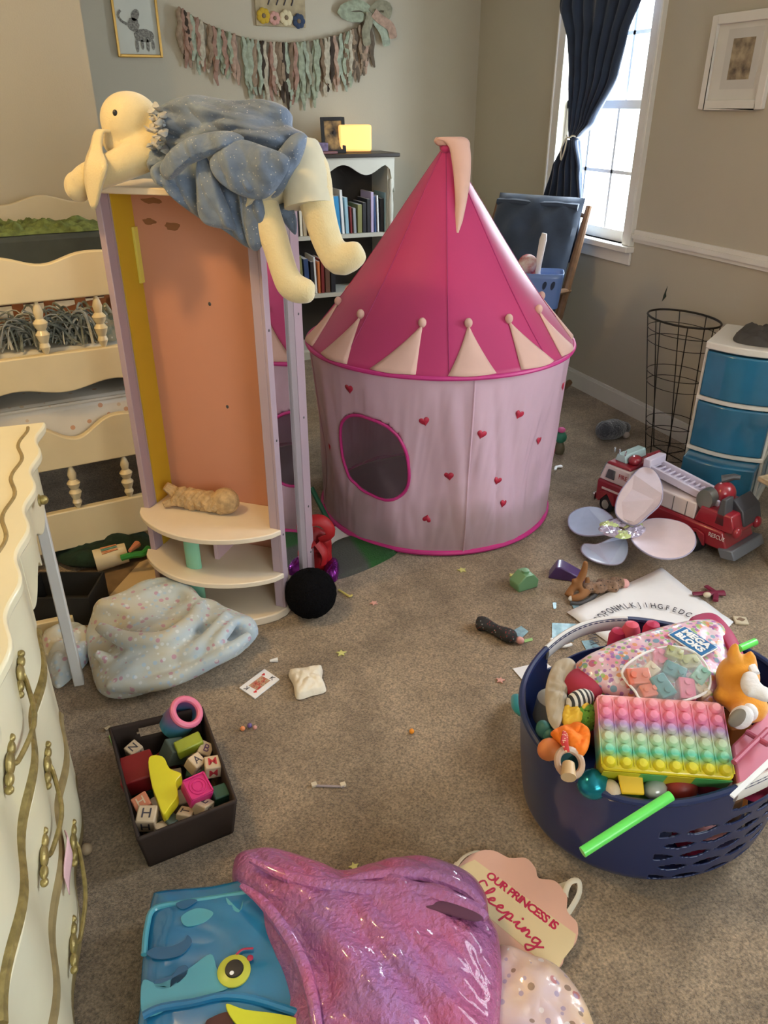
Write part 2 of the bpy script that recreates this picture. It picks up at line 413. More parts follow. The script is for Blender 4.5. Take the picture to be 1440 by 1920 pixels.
wpart(mb, 'drawing', em, r)
# white framed photograph on the right wall
r, bx = picture('framed_photo', 'white framed sepia photograph hanging right of the window', 'X', X1, 2.69, 3.05, 1.49, 1.84, .035, M_trim, 0, 0, 0, mat('mat_white', (.66, .65, .6), .8), .022)
wpart(bx(MB(), 2.80, 2.92, 1.60, 1.75, .007, .009), 'photo_print', mat('sepia_print', (.42, .34, .22), .5, col2=(.10, .07, .05), vs=18), r)
wpart(bx(MB(), 2.765, 2.955, 1.565, 1.785, .0077, .0082), 'inner_mat', mat('mat_white2', (.58, .57, .53), .8), r)
# frame cut by the left edge of the view
mb = MB().box(-.36, -.1, 3.872, 3.898, 1.79, 1.84).box(-.36, -.1, 3.872, 3.898, 2.1, 2.15).box(-.36, -.31, 3.872, 3.898, 1.84, 2.1).box(-.15, -.1, 3.872, 3.898, 1.84, 2.1)
r = thing('white_framed_print', 'white framed dark print on the wall above the bunk bed', 'picture', (-.23, 3.898, 1.79)); wpart(mb, 'frame', M_trim, r, bevel=.003)
wpart(MB().box(-.31, -.15, 3.885, 3.897, 1.84, 2.1), 'print', mat('dark_print', (.16, .12, .10), .6, var=.5, vs=20), r)
r.location.x += .0
# wooden sign with felt flowers
r = thing('wooden_flower_sign', 'small wooden wall sign with yellow, pink, cream and navy flowers', 'sign', (1.435, Y1-.001, 1.915))
wpart(MB().box(1.285, 1.585, Y1-.014, Y1-.001, 1.915, 2.12), 'board', mat('pale_wood', (.40, .33, .2), .6, var=.3, vs=20), r, bevel=.002)
for x, z, rr, c in ((1.33, 1.965, .042, (.5, .34, .03)), (1.395, 1.955, .036, (.55, .3, .26)), (1.465, 1.96, .042, (.62, .55, .36)), (1.54, 1.945, .04, (.03, .05, .1))):
    mb = MB(frame(Vector((x, Y1-.016, z)), Vector((1, 0, 0)), Vector((0, 0, 1))))
    for k in range(7):
        a = k/7*6.283; mb.ball((math.cos(a)*rr*.55, math.sin(a)*rr*.55, .004), (rr*.45, rr*.45, .006), nu=10, nv=6)
    f = wpart(mb, 'flower', mat('felt_%.2f_%.2f' % c[:2], c, .9), r)
    wpart(MB(frame(Vector((x, Y1-.022, z)), Vector((1, 0, 0)), Vector((0, 0, 1)))).ball((0, 0, .003), (rr*.3, rr*.3, .006), nu=10, nv=6), 'flower_centre', mat('felt_centre', (.18, .13, .08), .9), f)
for k, x in enumerate((1.36, 1.41, 1.455, 1.50)):
    mb = MB().tube([(x, Y1-.016, 2.02), (x+.012, Y1-.016, 2.045), (x-.004, Y1-.016, 2.062), (x+.014, Y1-.016, 2.078)], .004, 5)
    wpart(mb, 'painted_mark', M_letter, r)
# rag garland
r = thing('rag_garland', 'rag strip garland in brown, taupe, cream and sage hanging on the back wall', 'garland', (1.4, Y1-.01, 1.6))
gp = crom([(.85, 0, 1.985), (1.02, 0, 1.905), (1.243, 0, 1.845), (1.40, 0, 1.832), (1.56, 0, 1.838), (1.74, 0, 1.87), (1.9, 0, 1.92), (1.99, 0, 1.995)], 60, False)
wpart(MB().tube([(p.x, Y1-.02, p.z) for p in gp], .0035, 6), 'cord', mat('jute', (.25, .2, .14), .9), r)
gc = [(.20, .14, .09), (.30, .22, .15), (.33, .38, .28), (.48, .44, .34), (.05, .035, .025), (.36, .22, .17), (.28, .27, .19), (.13, .10, .07), (.36, .42, .33), (.42, .29, .22)]
for k in range(52):
    p = gp[min(59, int(k/51*59))]; L = random.uniform(.24, .33)+(0.03 if 12 < k < 40 else -.02); mb = MB()
    for q in range(3):
        ph = random.uniform(0, 6); xo = random.uniform(-.012, .012)
        pts = [(p.x+xo*(j/6)*1.5+.007*math.sin(j*1.4+ph), Y1-.02-.008*q-.008*math.sin(j*1.7+ph)**2, p.z+.004-L*(1-.12*q)*j/9) for j in range(10)]
        k0 = len(mb.v); mb.tube(pts, [.006, .012, .013, .015, .013, .015, .014, .015, .012, .006], 6)
        for i in range(k0, len(mb.v)): v = mb.v[i]; mb.v[i] = Vector((v.x, Y1-.016-.007*q+(v.y-Y1+.016)*.25, v.z))
    c = random.choice(gc); wpart(mb, 'rag_strip', mat('rag_%d' % gc.index(c), c, .95, var=.3, vs=40), r)
for k, pts in enumerate(([(1.99, 2.0), (1.93, 2.035), (1.86, 2.03), (1.80, 2.0), (1.87, 1.975), (1.95, 1.98)], [(1.99, 2.0), (2.04, 2.04), (2.1, 2.03), (2.08, 1.98), (2.02, 1.985)], [(1.99, 2.0), (2.03, 1.95), (2.07, 1.90), (2.09, 1.83)], [(1.98, 2.0), (1.97, 1.95), (1.95, 1.9), (1.96, 1.83)], [(2.0, 2.0), (2.04, 1.97), (2.11, 1.93), (2.13, 1.87)])):
    pp = crom([(a, 0, b) for a, b in pts], 16, False)
    mb = MB().tube([(p.x, Y1, p.z) for p in pp], [.026]*15+[.016], 8)
    mb.v = [Vector((v.x, Y1-.035-.005*k+(v.y-Y1)*.15, v.z)) for v in mb.v]
    wpart(mb, 'bow_loop', mat('rag_%d' % (2, 6, 8, 6, 9)[k], (0, 0, 0)), r)
# small dark mark on the wall
mb = MB(frame(Vector((X1-.0012, 3.083, .672)), Vector((0, -1, 0)), Vector((0, 0, 1))))
mb.prism([(-.012, -.035), (-.008, -.005), (.0, .02), (.01, .045), (.006, .01), (.012, -.005), (.0, -.02)], .001)
solo(mb, 'wall_mark', mat('dark_green_mark', (.03, .045, .03), .8), 'small dark green mark on the wall above the wire hamper', 'mark')

# ---------------- bookshelf ----------------
bx0, bx1, by0, by1 = 1.05, 2.03, 4.86, 5.15
r = thing('bookcase', 'white bookcase with scalloped top rail and dark top on the back wall', 'bookcase', (1.55, 5.0, 0))
Mb = mat('bookcase_white', (.62, .62, .55), .5)
wpart(MB().box(bx0-.03, bx1+.03, by0-.03, by1, 1.225, 1.247), 'top_board', mat('dark_top', (.03, .022, .018), .4), r, bevel=.004)
for x in (bx0, bx1-.04): wpart(MB().box(x, x+.04, by0+.01, by1, 0, 1.225), 'side_panel', Mb, r)
wpart(MB().box(bx0+.04, bx1-.04, by1-.01, by1, 0.05, 1.225), 'back_panel', mat('bookcase_back', (.05, .045, .04), .8), r)
for z in (.78, .42, .06): wpart(MB().box(bx0+.04, bx1-.04, by0+.02, by1-.01, z-.024, z), 'shelf', Mb, r)
# scalloped rail
top = 1.225; o = [(bx0, top), (bx0, 1.02)]; n = 60
for i in range(n+1):
    u = i/n; x = bx0+.03+(bx1-bx0-.06)*u
    uu = abs(u-.5)*2; z = 1.175-.03*math.cos(uu*9.5)-.03*(uu > .93)*((uu-.93)/.07)
    o.append((x, z-.02))
o += [(bx1, 1.02), (bx1, top)]
mb = MB(); mb.prism(o, .018, Matrix(((1, 0, 0, 0), (0, 0, 1, by0-.008), (0, 1, 0, 0), (0, 0, 0, 1))))
wpart(mb, 'scalloped_rail', Mb, r)
for x in (bx0+.02, bx1-.02):
    mb = MB(T(x, by0, 0)); mb.lathe([(.014, .42), (.02, .5), (.014, .62), (.02, .75), (.014, .8), (.018, .95), (.01, 1.02), (.018, 1.06), (.014, 1.1)], 12)
    wpart(mb, 'turned_post', Mb, r)
wpart(MB().box(bx0, bx1, by0, by0+.02, 0, .05), 'plinth', Mb, r)
bcol = {'black': (.02, .02, .025), 'brown': (.12, .06, .04), 'tan': (.33, .27, .18), 'olive': (.2, .2, .08), 'ivory': (.6, .58, .48), 'bright blue': (.03, .24, .5), 'white': (.66, .68, .68), 'pale blue': (.25, .42, .52), 'dark red': (.16, .02, .02), 'grey': (.25, .27, .3), 'navy blue': (.03, .06, .16), 'lilac': (.4, .34, .5), 'teal': (.05, .25, .25), 'orange': (.5, .16, .05), 'dark green': (.03, .09, .05)}
def book(x, z, w_, h, d, tilt, cname, label, group, y=4.9):
    m = MB(T(x, y, z) @ RY(tilt)); m.box(-w_/2, w_/2, 0, d, 0, h); m.m = 1; m.box(-w_/2+.003, w_/2-.003, .004, d+.001, .003, h+.001)
    return solo(m, 'book', [mat('book_'+cname.replace(' ', '_'), tuple(min(1, c*1.4) for c in bcol[cname]), .5), M_paper], label, 'book', group, bevel=.0012)
row = [('black', .02, .25, 0), ('ivory', .016, .2, 0), ('tan', .022, .2, -2), ('brown', .016, .23, -2), ('olive', .014, .2, -3), ('ivory', .012, .22, -3), ('tan', .024, .22, -4), ('olive', .014, .2, -5), ('grey', .012, .22, -6), ('ivory', .02, .235, -6), ('bright blue', .034, .225, -5), ('white', .016, .26, -5), ('pale blue', .02, .215, -4), ('dark red', .012, .16, -3), ('grey', .018, .15, -3), ('olive', .028, .17, 0), ('black', .024, .18, 0), ('black', .02, .2, 0), ('lilac', .018, .24, 0), ('navy blue', .012, .215, -3), ('white', .01, .22, -3), ('black', .022, .2, 0), ('pale blue', .022, .235, 0), ('navy blue', .016, .22, 0)]
pos = ['far left of the upper shelf', 'left of the upper shelf', 'beside the bunny leg', 'behind the bunny leg']
x = 1.385; used = {}
tot = 0
for k, (c, w_, h, tl) in enumerate(row):
    x += w_/2+.003
    prev = row[k-1][0] if k else None; nxt = row[k+1][0] if k < len(row)-1 else None
    lab = '%s book spine on the upper shelf' % c
    if prev and nxt: lab += ' between a %s and a %s one' % (prev, nxt)
    elif nxt: lab += ', leftmost of the visible row'
    else: lab += ', rightmost of the row'
    if lab in used: lab += ', nearer the tent'
    used[lab] = 1
    book(x, .781, w_, h, .19, tl*.6, c, lab, 'books on the upper shelf')
    x += w_/2+.003+(.004 if tl else 0)
x = 1.34
row2 = [('tan', .02, .2), ('ivory', .016, .2), ('olive', .03, .24), ('navy blue', .03, .22), ('black', .02, .2), ('white', .012, .23), ('orange', .014, .2), ('dark red', .02, .21), ('brown', .03, .22), ('black', .03, .2)]
for k, (c, w_, h) in enumerate(row2):
    x += w_/2+.004
    lab = '%s book standing on the lower shelf of the bookcase' % c
    if k and row2[k-1][0] != c: lab += ' right of the %s one' % row2[k-1][0]
    book(x, .421, w_, h, .19, random.choice((0, -3, 0, -2)), c, lab, 'books on the lower shelf'); x += w_/2+.004
# things on the bookcase
lo = P(610, 279, 1.248)
r = thing('photo_frame', 'black tabletop photo frame on the dark bookcase top', 'picture frame', (1.665, 4.93, 1.248), -6)
mb = MB(RX(-10)); w2, h2 = .075, .20
mb.box(-w2, -w2+.02, 0, .012, 0, h2).box(w2-.02, w2, 0, .012, 0, h2).box(-w2+.02, w2-.02, 0, .012, 0, .02).box(-w2+.02, w2-.02, 0, .012, h2-.02, h2)
part(mb, 'frame', M_black, r, bevel=.002)
part(MB(RX(-10)).box(-w2+.018, w2-.018, .004, .008, .018, h2-.018), 'photo', mat('amber_photo', (.55, .33, .12), .4, col2=(.03, .02, .015), vs=14), r)
part(MB().box(-.01, .01, .03, .07, .0, .003).tube([(0, .02, .12), (0, .075, .002)], .005, 6), 'easel_back', M_black, r)
r = thing('night_lamp', 'glowing yellow cube shaped night lamp on the bookcase', 'lamp', (1.81, 4.97, 1.248), -8)
Mg = mat('lamp_glow', (1, .58, .18), .5, emit=.62)
part(MB().box(-.105, .10, -.05, .05, .008, .155), 'lamp_shade', Mg, r, bevel=.012)
part(MB().box(-.10, .095, -.045, .045, 0, .008), 'lamp_base', mat('lamp_base', (.3, .14, .03), .5), r)
solo(MB(T(1.59, 4.92, 1.2477) @ RZ(4)).box(-.10, .07, -.06, .06, 0, .014), 'book', [mat('book_mauve', (.2, .08, .09), .5)], 'mauve closed book lying flat on the bookcase top', 'book', bevel=.002)
solo(MB(T(1.56, 4.92, 1.263) @ RZ(-6)).box(-.09, .05, -.05, .05, 0, .045), 'storage_box', [mat('lilac_box', (.22, .17, .32), .5, var=.4, vs=60)], 'small lilac patterned box on the flat mauve book', 'box', bevel=.003)

# ---------------- window curtain ----------------
def drape(name, label, rows, X, nf, amp, m, cat='curtain', thick=.003, parent=None, seed=0):
    # rows: (z, yA, yB) from top to bottom
    zs = [q[0] for q in rows]
    def at(v):
        z = zs[0]+(zs[-1]-zs[0])*v
        for a, b in zip(rows, rows[1:]):
            if b[0] <= z+1e-9:
                t_ = (a[0]-z)/(a[0]-b[0]); t_ = t_*t_*(3-2*t_)*.5+t_*.5
                return z, a[1]+(b[1]-a[1])*t_, a[2]+(b[2]-a[2])*t_
        return z, rows[-1][1], rows[-1][2]
    def fn(u, v):
        z, ya, yb = at(v); wd = abs(yb-ya)
        am = amp*(.5+.5*min(1, .25/max(wd, .05)))+.012*NZ((u*3, v*4, seed))
        return (X+am*math.sin(u*nf*6.283+.8*math.sin(v*3+seed))+.01*NZ((u*9, v*2, seed)), ya+(yb-ya)*u+.004*math.sin(u*nf*12.566), z)
    mb = MB(); mb.grid(fn, nf*12+1, 70)
    return mb
cr = thing('tied_curtain', 'navy blackout curtain knotted mid height at the window', 'curtain', (2.67, 3.9, .9))
Xc = 2.69
def yz(px, py): p = onX(px, py, Xc); return p
L_ = [(1057, 0), (1069, 80), (1073, 160), (1078, 235), (1080, 258)]; R_ = [(1214, 0), (1184, 60), (1166, 125), (1122, 225), (1098, 256)]
rows = [(2.2, 4.10, 3.40)]
for a, b in zip(L_, R_):
    pa, pb = yz(*a), yz(*b); rows.append(((pa.z+pb.z)/2, pa.y, pb.y))
mb = drape('', '', rows, Xc-.03, 7, .022, None)
wpart(mb, 'upper_drape', M_navy, cr, solid=.003)
L2 = [(1077, 262), (1045, 322), (1027, 390)]; R2 = [(1092, 262), (1101, 302), (1103, 390)]
rows2 = []
for a, b in zip(L2, R2):
    pa, pb = yz(*a), yz(*b); rows2.append(((pa.z+pb.z)/2, pa.y, pb.y))
rows2.append((.72, rows2[-1][1]+.01, rows2[-1][2]))
wpart(drape('', '', rows2, Xc-.03, 5, .025, None, seed=3), 'lower_drape', M_navy, cr, solid=.003)
k = yz(1087, 258)
wpart(MB().ball((Xc-.03, k.y, k.z), (.03, .032, .02)), 'knot', M_navy, cr)
tp = [(Xc-.065, k.y+.03, k.z+.01), (Xc-.07, k.y, k.z), (Xc-.065, k.y-.03, k.z+.01), (Xc-.03, k.y-.04, k.z)]
mb = MB().tube(crom([Vector(q) for q in tp], 16, False), .004, 6)
mb.tube(crom([Vector((Xc-.07, k.y+.02, k.z)), Vector((Xc-.075, k.y+.05, k.z-.05)), Vector((Xc-.075, k.y+.045, k.z-.11)), Vector((Xc-.075, k.y+.02, k.z-.06)), Vector((Xc-.07, k.y+.015, k.z))], 20, False), .004, 6)
wpart(mb, 'tie_cord', mat('cream_cord', (.7, .66, .55), .8), cr)
wpart(MB().tube([(Xc-.03, 3.3, 2.215), (Xc-.03, 4.3, 2.215)], .012, 10), 'rod', M_wire, cr)
# pink curtain
pr = thing('pink_curtain', 'salmon pink curtain hanging at the right edge', 'curtain', (2.66, 2.1, .7))
Mp = mat('pink_curtain_cloth', (.62, .27, .235), .8, var=.12, vs=3, trans=0, sheen=.2)
wpart(drape('', '', [(2.25, 1.98, 1.35), (1.2, 2.06, 1.45), (.72, 2.30, 1.6)], 2.65, 6, .03, None, seed=5), 'drape', Mp, pr, solid=.002)
wpart(MB().tube([(2.66, .4, 2.265), (2.66, 2.05, 2.265)], .012, 10), 'rod', M_wire, pr)
# ---------------- play tent ----------------
TC = W(.215, 2.965); TR, TWH, TTOP = .505, .705, 1.385
r = thing('play_tent', 'pink castle pop-up play tent with pale heart print walls and magenta cone roof', 'play tent', (TC.x, TC.y, 0), 22+180-180)
# local frame: rotate so that -y faces the camera
r.rotation_euler = (0, 0, -YA)
Mroof = mat('hot_pink_nylon', (.62, .045, .20), .42, var=.05, vs=4, sheen=.3, bump=.12, bs=9)
Mwall = mat('pale_pink_nylon', (.84, .60, .72), .38, var=.09, vs=3, bump=.25, bs=7, coat=.1)
translucent(Mwall, .30); translucent(Mroof, .25)
Mtip = mat('peach_felt', (.70, .45, .38), .85, var=.06, vs=10)
def wr(a, v):                                 # wall radius at angle a, height v 0..1
    k = TR*(1-.065*(1-v)+.0*v)+.014*math.sin(9*a+1.3*math.sin(3*a))*math.sin(math.pi*v)*(.5+.5*(1-v))
    k += .012*NZ((math.cos(a)*3, math.sin(a)*3, v*2.2))-.018*math.sin(math.pi*v)
    k += (.014*abs(NZ((math.cos(a)*7+v*1.5, math.sin(a)*7, v*.9+3)))+.007*abs(NZ((math.cos(a)*15-v*3, math.sin(a)*15, v*1.6))))*math.sin(math.pi*min(1, v+.03))**.5
    return k
WINC = math.radians(-123); WW, WZ0, WZ1 = .155, .215, .525
def inwin(a, z):
    d = (a-WINC+math.pi) % (2*math.pi)-math.pi
    x = d*TR/WW; zz = (z-(WZ0+WZ1)/2)/((WZ1-WZ0)/2)
    x2 = x-.12*(-zz); return abs(x2)**2.6+abs(zz)**2.6 < 1
NU, NV = 420, 72
mb = MB(); mb.grid(lambda u, v: (wr(u*6.28318, v)*math.cos(u*6.28318), wr(u*6.28318, v)*math.sin(u*6.28318), .012+v*(TWH-.012)), NU, NV, cu=True, skip=lambda u, v: inwin(u*6.28318, .012+v*(TWH-.012)))
wall = part(mb, 'tent_wall', Mwall, r, solid=.0015)
# window rim, mesh panel
rim = []
for i in range(64):
    q = 2*math.pi*i/64; cx, sz = math.cos(q), math.sin(q)
    k = (abs(cx)**2.6+abs(sz)**2.6)**(-1/2.6); zz = sz*k; xx = cx*k-.12*zz
    a = WINC+xx*WW/TR; z = (WZ0+WZ1)/2+zz*(WZ1-WZ0)/2; v = (z-.012)/(TWH-.012)
    rr = wr(a, v)+.002; rim.append((rr*math.cos(a), rr*math.sin(a), z))
wf = part(MB().tube(rim, .006, 8, closed=True), 'window_rim', M_magenta, r)
mb = MB(); c = sum((Vector(p) for p in rim), Vector())/64; cc = Vector((math.cos(WINC), math.sin(WINC), 0))*.004
vs = [c+cc]+[Vector(p)*.5+(c+cc)*.5 for p in rim]+[Vector(p) for p in rim]
mb.add(vs, [(0, 1+i, 1+(i+1) % 64) for i in range(64)]+[(1+i, 65+i, 65+(i+1) % 64, 1+(i+1) % 64) for i in range(64)])
def meshmat():
    m = bpy.data.materials.new('window_mesh'); m.use_nodes = True; nt = m.node_tree; b = nt.nodes['Principled BSDF']; o = nt.nodes['Material Output']
    b.inputs['Base Color'].default_value = (.5, .35, .42, 1); b.inputs['Roughness'].default_value = .3
    a = nt.nodes.new('ShaderNodeBsdfTransparent'); a.inputs[0].default_value = (.8, .75, .78, 1); x = nt.nodes.new('ShaderNodeMixShader'); x.inputs[0].default_value = .2
    nt.links.new(a.outputs[0], x.inputs[1]); nt.links.new(b.outputs[0], x.inputs[2]); nt.links.new(x.outputs[0], o.inputs[0]); return m
part(mb, 'window_panel', meshmat(), r)
# roof: cone with ribs between eight panels
def roof(u, v):
    a = u*6.28318+.25; k = 1-v
    facet = 1-.035*(math.cos(((a*8/6.28318) % 1-.5)*math.pi))*(v**.3)
    sag = -.03*math.sin(math.pi*v)
    return ((TR+.008)*(k)*facet*math.cos(a)+sag*math.cos(a)*k, (TR+.008)*k*facet*math.sin(a)+sag*math.sin(a)*k, TWH+(TTOP-TWH)*v)
mb = MB(); mb.grid(roof, 128, 40, cu=True)
rf = part(mb, 'tent_roof', Mroof, r, solid=.0015, smooth=60)
for i in range(8):
    pts = [roof(((i/8*6.28318)-.0)/6.28318-.25/6.28318, j/19*.985) for j in range(20)]
    pts = [(p[0]*1.003, p[1]*1.003, p[2]) for p in pts]
    part(MB().tube(pts, .0022, 5), 'roof_seam', mat('seam_pink', (.38, .02, .13), .6), rf)
def ringr(z, rad, rr, name, m, par):
    n = 96; return part(MB().tube([(rad*math.cos(i/n*6.28318), rad*math.sin(i/n*6.28318), z) for i in range(n)], rr, 8, closed=True), name, m, par)
ringr(TWH, TR+.008, .008, 'eave_hoop', M_magenta, r); ringr(.014, wr(0, 0)+.004, .010, 'base_hoop', M_magenta, r)
# wall seam ribs
for a in (-80, 10, 100, 190):
    a = R(a); part(MB().tube([(1.004*wr(a, j/19)*math.cos(a), 1.004*wr(a, j/19)*math.sin(a), .012+j/19*(TWH-.012)) for j in range(20)], .004, 6), 'wall_seam', Mwall, r)
# pennant triangles with tassel balls
def onroof(a, v, off=.004):
    # radius of roof at world angle a
    u = ((a-.25) % 6.28318)/6.28318; p = Vector(roof(u, v)); rr = Vector((p.x, p.y, 0)).length+off
    return Vector((rr*math.cos(a), rr*math.sin(a), p.z))
for k, deg in enumerate([-174, -144, -114, -83, -53, -27, 1, 31, 61, 91, 121, 151]):
    a = R(deg+2); mb = MB(); n = 8; hw = .165; vt = .20
    skew = (.0, .05, .16, .02, -.10, -.06, .04, .1, .0, .05, -.05, .08)[k]
    def fn(u, v):
        aa = a+(u-.5)*2*hw*(1-v)**1.0+skew*v; return onroof(aa, .012+vt*v, .003+.012*math.sin(math.pi*u)*(1-v*.5))
    mb.grid(fn, 9, 12)
    pn = part(mb, 'pennant', Mtip, r, solid=.004)
    q = onroof(a+skew, .012+vt*1.06, .012)
    part(MB().ball(q, (.014, .014, .017), nu=12, nv=8), 'pom_pom', Mtip, pn)
# top flag hanging down
q = [Vector((-.01, -.02, TTOP+.0)), Vector((.005, -.03, TTOP+.018)), Vector((.04, -.045, TTOP+.0)), Vector((.052, -.08, TTOP-.08)), Vector((.05, -.12, TTOP-.17)), Vector((.036, -.17, TTOP-.27))]
qc = crom(q, 24, False)
qw = [.014, .026, .036, .042, .045, .046, .046, .045, .043, .04, .035, .034, .033, .031, .029, .027, .025, .022, .019, .016, .013, .01, .006, .002]
mb = MB(); mb.grid(lambda u, v: qc[min(23, int(round(v*23)))]+Vector(((u-.5)*2*qw[min(23, int(round(v*23)))]*.95, .010*math.sin(u*math.pi)*-1, 0)), 9, 24)
part(mb, 'roof_flag', Mtip, r, solid=.012)
part(MB().ball((0, -.012, TTOP-.01), (.022, .022, .02)), 'roof_cap', Mroof, r)
# hearts on the wall
def heart(n=26):
    o = []
    for i in range(n):
        t_ = 2*math.pi*i/n; o.append((16*math.sin(t_)**3/17, (13*math.cos(t_)-5*math.cos(2*t_)-2*math.cos(3*t_)-math.cos(4*t_))/17))
    return o
def onwall(a, z, off=.0025):
    rr = wr(a, (z-.012)/(TWH-.012))+off; return Vector((rr*math.cos(a), rr*math.sin(a), z))
Mh = mat('heart_print_red', (.50, .02, .06), .5)
for a, z, tl, s in ((-99, .545, 15, .020), (-76, .50, -15, .019), (-58, .545, -20, .019), (-88, .335, 12, .019), (-66, .30, -15, .018), (-62, .20, -20, .018), (-97, .155, 170, .018), (-133, .62, 0, .02), (-40, .4, -10, .018), (-150, .35, 10, .019), (-20, .3, 0, .019), (-25, .58, 0, .019)):
    a = R(a); o = heart(); c_, s_ = math.cos(R(tl)), math.sin(R(tl))
    pts = [onwall(a+(x*c_-y*s_)*s/TR, z+(x*s_+y*c_)*s) for x, y in o]
    ct = onwall(a, z, .003)
    mb = MB(); n = len(pts); mb.add([ct]+pts, [(0, 1+i, 1+(i+1) % n) for i in range(n)])
    part(mb, 'heart_print', Mh, r, solid=.0006)
# browner tint low on the wall cloth, with its own ragged shape
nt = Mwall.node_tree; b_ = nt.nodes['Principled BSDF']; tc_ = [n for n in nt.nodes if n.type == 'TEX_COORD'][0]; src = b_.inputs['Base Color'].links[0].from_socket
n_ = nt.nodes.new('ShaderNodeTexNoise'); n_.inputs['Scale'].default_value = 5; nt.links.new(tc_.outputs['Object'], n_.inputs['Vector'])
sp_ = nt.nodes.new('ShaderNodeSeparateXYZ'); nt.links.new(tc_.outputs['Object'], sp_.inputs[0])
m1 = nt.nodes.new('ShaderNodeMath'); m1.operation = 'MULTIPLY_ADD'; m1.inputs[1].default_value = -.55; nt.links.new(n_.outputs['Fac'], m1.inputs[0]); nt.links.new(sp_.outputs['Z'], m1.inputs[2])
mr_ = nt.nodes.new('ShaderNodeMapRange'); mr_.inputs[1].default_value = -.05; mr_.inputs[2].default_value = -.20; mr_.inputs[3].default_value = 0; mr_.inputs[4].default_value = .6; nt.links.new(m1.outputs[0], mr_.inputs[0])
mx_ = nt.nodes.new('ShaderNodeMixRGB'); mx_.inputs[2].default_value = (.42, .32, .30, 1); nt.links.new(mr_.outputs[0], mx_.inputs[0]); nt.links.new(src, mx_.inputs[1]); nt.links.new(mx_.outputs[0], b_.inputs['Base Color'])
# tent floor and toys inside
part(MB().lathe([(.0001, .008), (wr(0, 0)-.01, .008)], 48), 'tent_floor', Mwall, r)
solo(MB(T(TC.x, TC.y, 0) @ RZ(-22) @ T(-.10, -.10, .055)).ball((0, 0, 0), (.045, .035, .045)).ball((.045, -.01, .04), (.035, .03, .03)), 'plush_toy', mat('orange_plush', (.75, .30, .08), .95), 'small orange plush lying inside the tent behind its window', 'toy')

# ---------------- wardrobe ----------------
WO = W(-.795, 2.262); WROT = -40.0
WWD, WD, WH = .485, .25, 1.31
wr_ = thing('dress_up_wardrobe', 'open dress-up wardrobe in lilac and salmon with curved cream shelves and side mirror', 'wardrobe', (WO.x, WO.y, 0), WROT)
Mlil = mat('lilac_paint', (.42, .32, .37), .45, var=.04, vs=6)
Msal = mat('salmon_paint', (.58, .27, .18), .5, var=.04, vs=4)
Myel = mat('mustard_paint', (.60, .38, .02), .5)
Mshf = mat('cream_shelf_paint', (.80, .69, .54), .4)
Mmint = mat('mint_paint', (.26, .60, .42), .4)
pt = .02
o = MB().box(0, pt, 0, .038, .03, WH-.018); part(o, 'front_post', Mlil, wr_, bevel=.002)
part(MB().box(WWD-.028, WWD, 0, .02, .03, WH-.018), 'front_post', Mlil, wr_, bevel=.002)
sp = part(MB().box(0, pt, .0382, WD, .03, WH-.018), 'side_panel', Mlil, wr_)
part(MB().box(pt, pt+.004, .045, .138, .03, WH-.018), 'inner_lining', Myel, sp)
sp = part(MB().box(WWD-.02, WWD-.001, .0202, WD, .03, WH-.018), 'side_panel', Mlil, wr_)
Mmir = mat('mirror_glass', (.86, .86, .88), .02, 1.0)
part(MB().box(WWD-.0008, WWD+.002, .035, .15, .06, WH-.03), 'mirror', Mmir, wr_)
for y0, y1, m, nm in ((0, .034, Mlil, 'mirror_trim'), (.151, .188, mat('grey_lilac_paint', (.33, .28, .30), .5), 'mirror_trim'), (.192, .25, Mlil, 'rear_trim')):
    tm = part(MB().box(WWD, WWD+.009, y0, y1, .03, WH-.018), nm, m, wr_, bevel=.0015)
    if m is Mlil:
        mb = MB()
        for z in (.12, .30, .62, .95, 1.2): mb.ball((WWD+.0095, (y0+y1)/2, z), (.002, .004, .004), nu=8, nv=6)
        part(mb, 'screw', M_dgrey, tm)
bp = part(MB().box(pt, WWD-.02, .138, .15, .03, WH-.018), 'divider_panel', Msal, wr_)
mb = MB()
for x, z in ((.245, .98), (.27, .66)): mb.ball((x, .1375, z), (.005, .0015, .006), nu=8, nv=6)
part(mb, 'screw_hole', M_dgrey, bp)
part(MB().box(pt+.004, pt+.012, .118, .138, 1.03, 1.19), 'yellow_batten', mat('pale_yellow_paint', (.75, .66, .12), .5), wr_, bevel=.001)
mb = MB()                                    # worn marks of torn off glue
for x, z, a, b in ((.09, 1.262, .05, .008), (.075, 1.205, .03, .009), (.15, 1.195, .035, .011)):
    mb = MB(); blob2(mb, (x, z), a/1.4, b, n=14, jag=.2)
    mb.v = [Vector((v.x, .1378-.0006*(v.z > .0005), v.y)) for v in mb.v]
    part(mb, 'glue_stain', mat('glue_stain', (.28, .12, .05), .7), bp)
part(MB().box(-.006, WWD+.012, -.006, WD+.004, WH-.018, WH), 'top_board', Mshf, wr_, bevel=.003)
def bow(depth, y1=.137, x0=pt, x1=WWD-.02, n=32):
    o = [(x0, y1), (x0, 0.004)]
    for i in range(n+1):
        u = i/n; x = -.012+(WWD+.024)*u; o.append((x, -depth*math.sin(math.pi*u)**.62 if 0 < u < 1 else 0))
    return o+[(x1, .004), (x1, y1)]
for z in (.326, .166): part(MB(T(0, 0, z-.018)).prism(bow(.135), .018), 'curved_shelf', Mshf, wr_, bevel=.003)
o = bow(.15); o = [(-.012, WD+.01)]+o[2:-2]+[(WWD+.012, WD+.01)]
part(MB().prism(o, .03), 'curved_base', Mshf, wr_, bevel=.004)
for z0, z1 in ((.03, .148), (.166, .308)):
    mb = MB(T(.2, -.055, 0)); mb.lathe([(.028, z0), (.028, z1)], 20, sx=1, sy=.5); part(mb, 'shelf_column', Mmint, wr_)
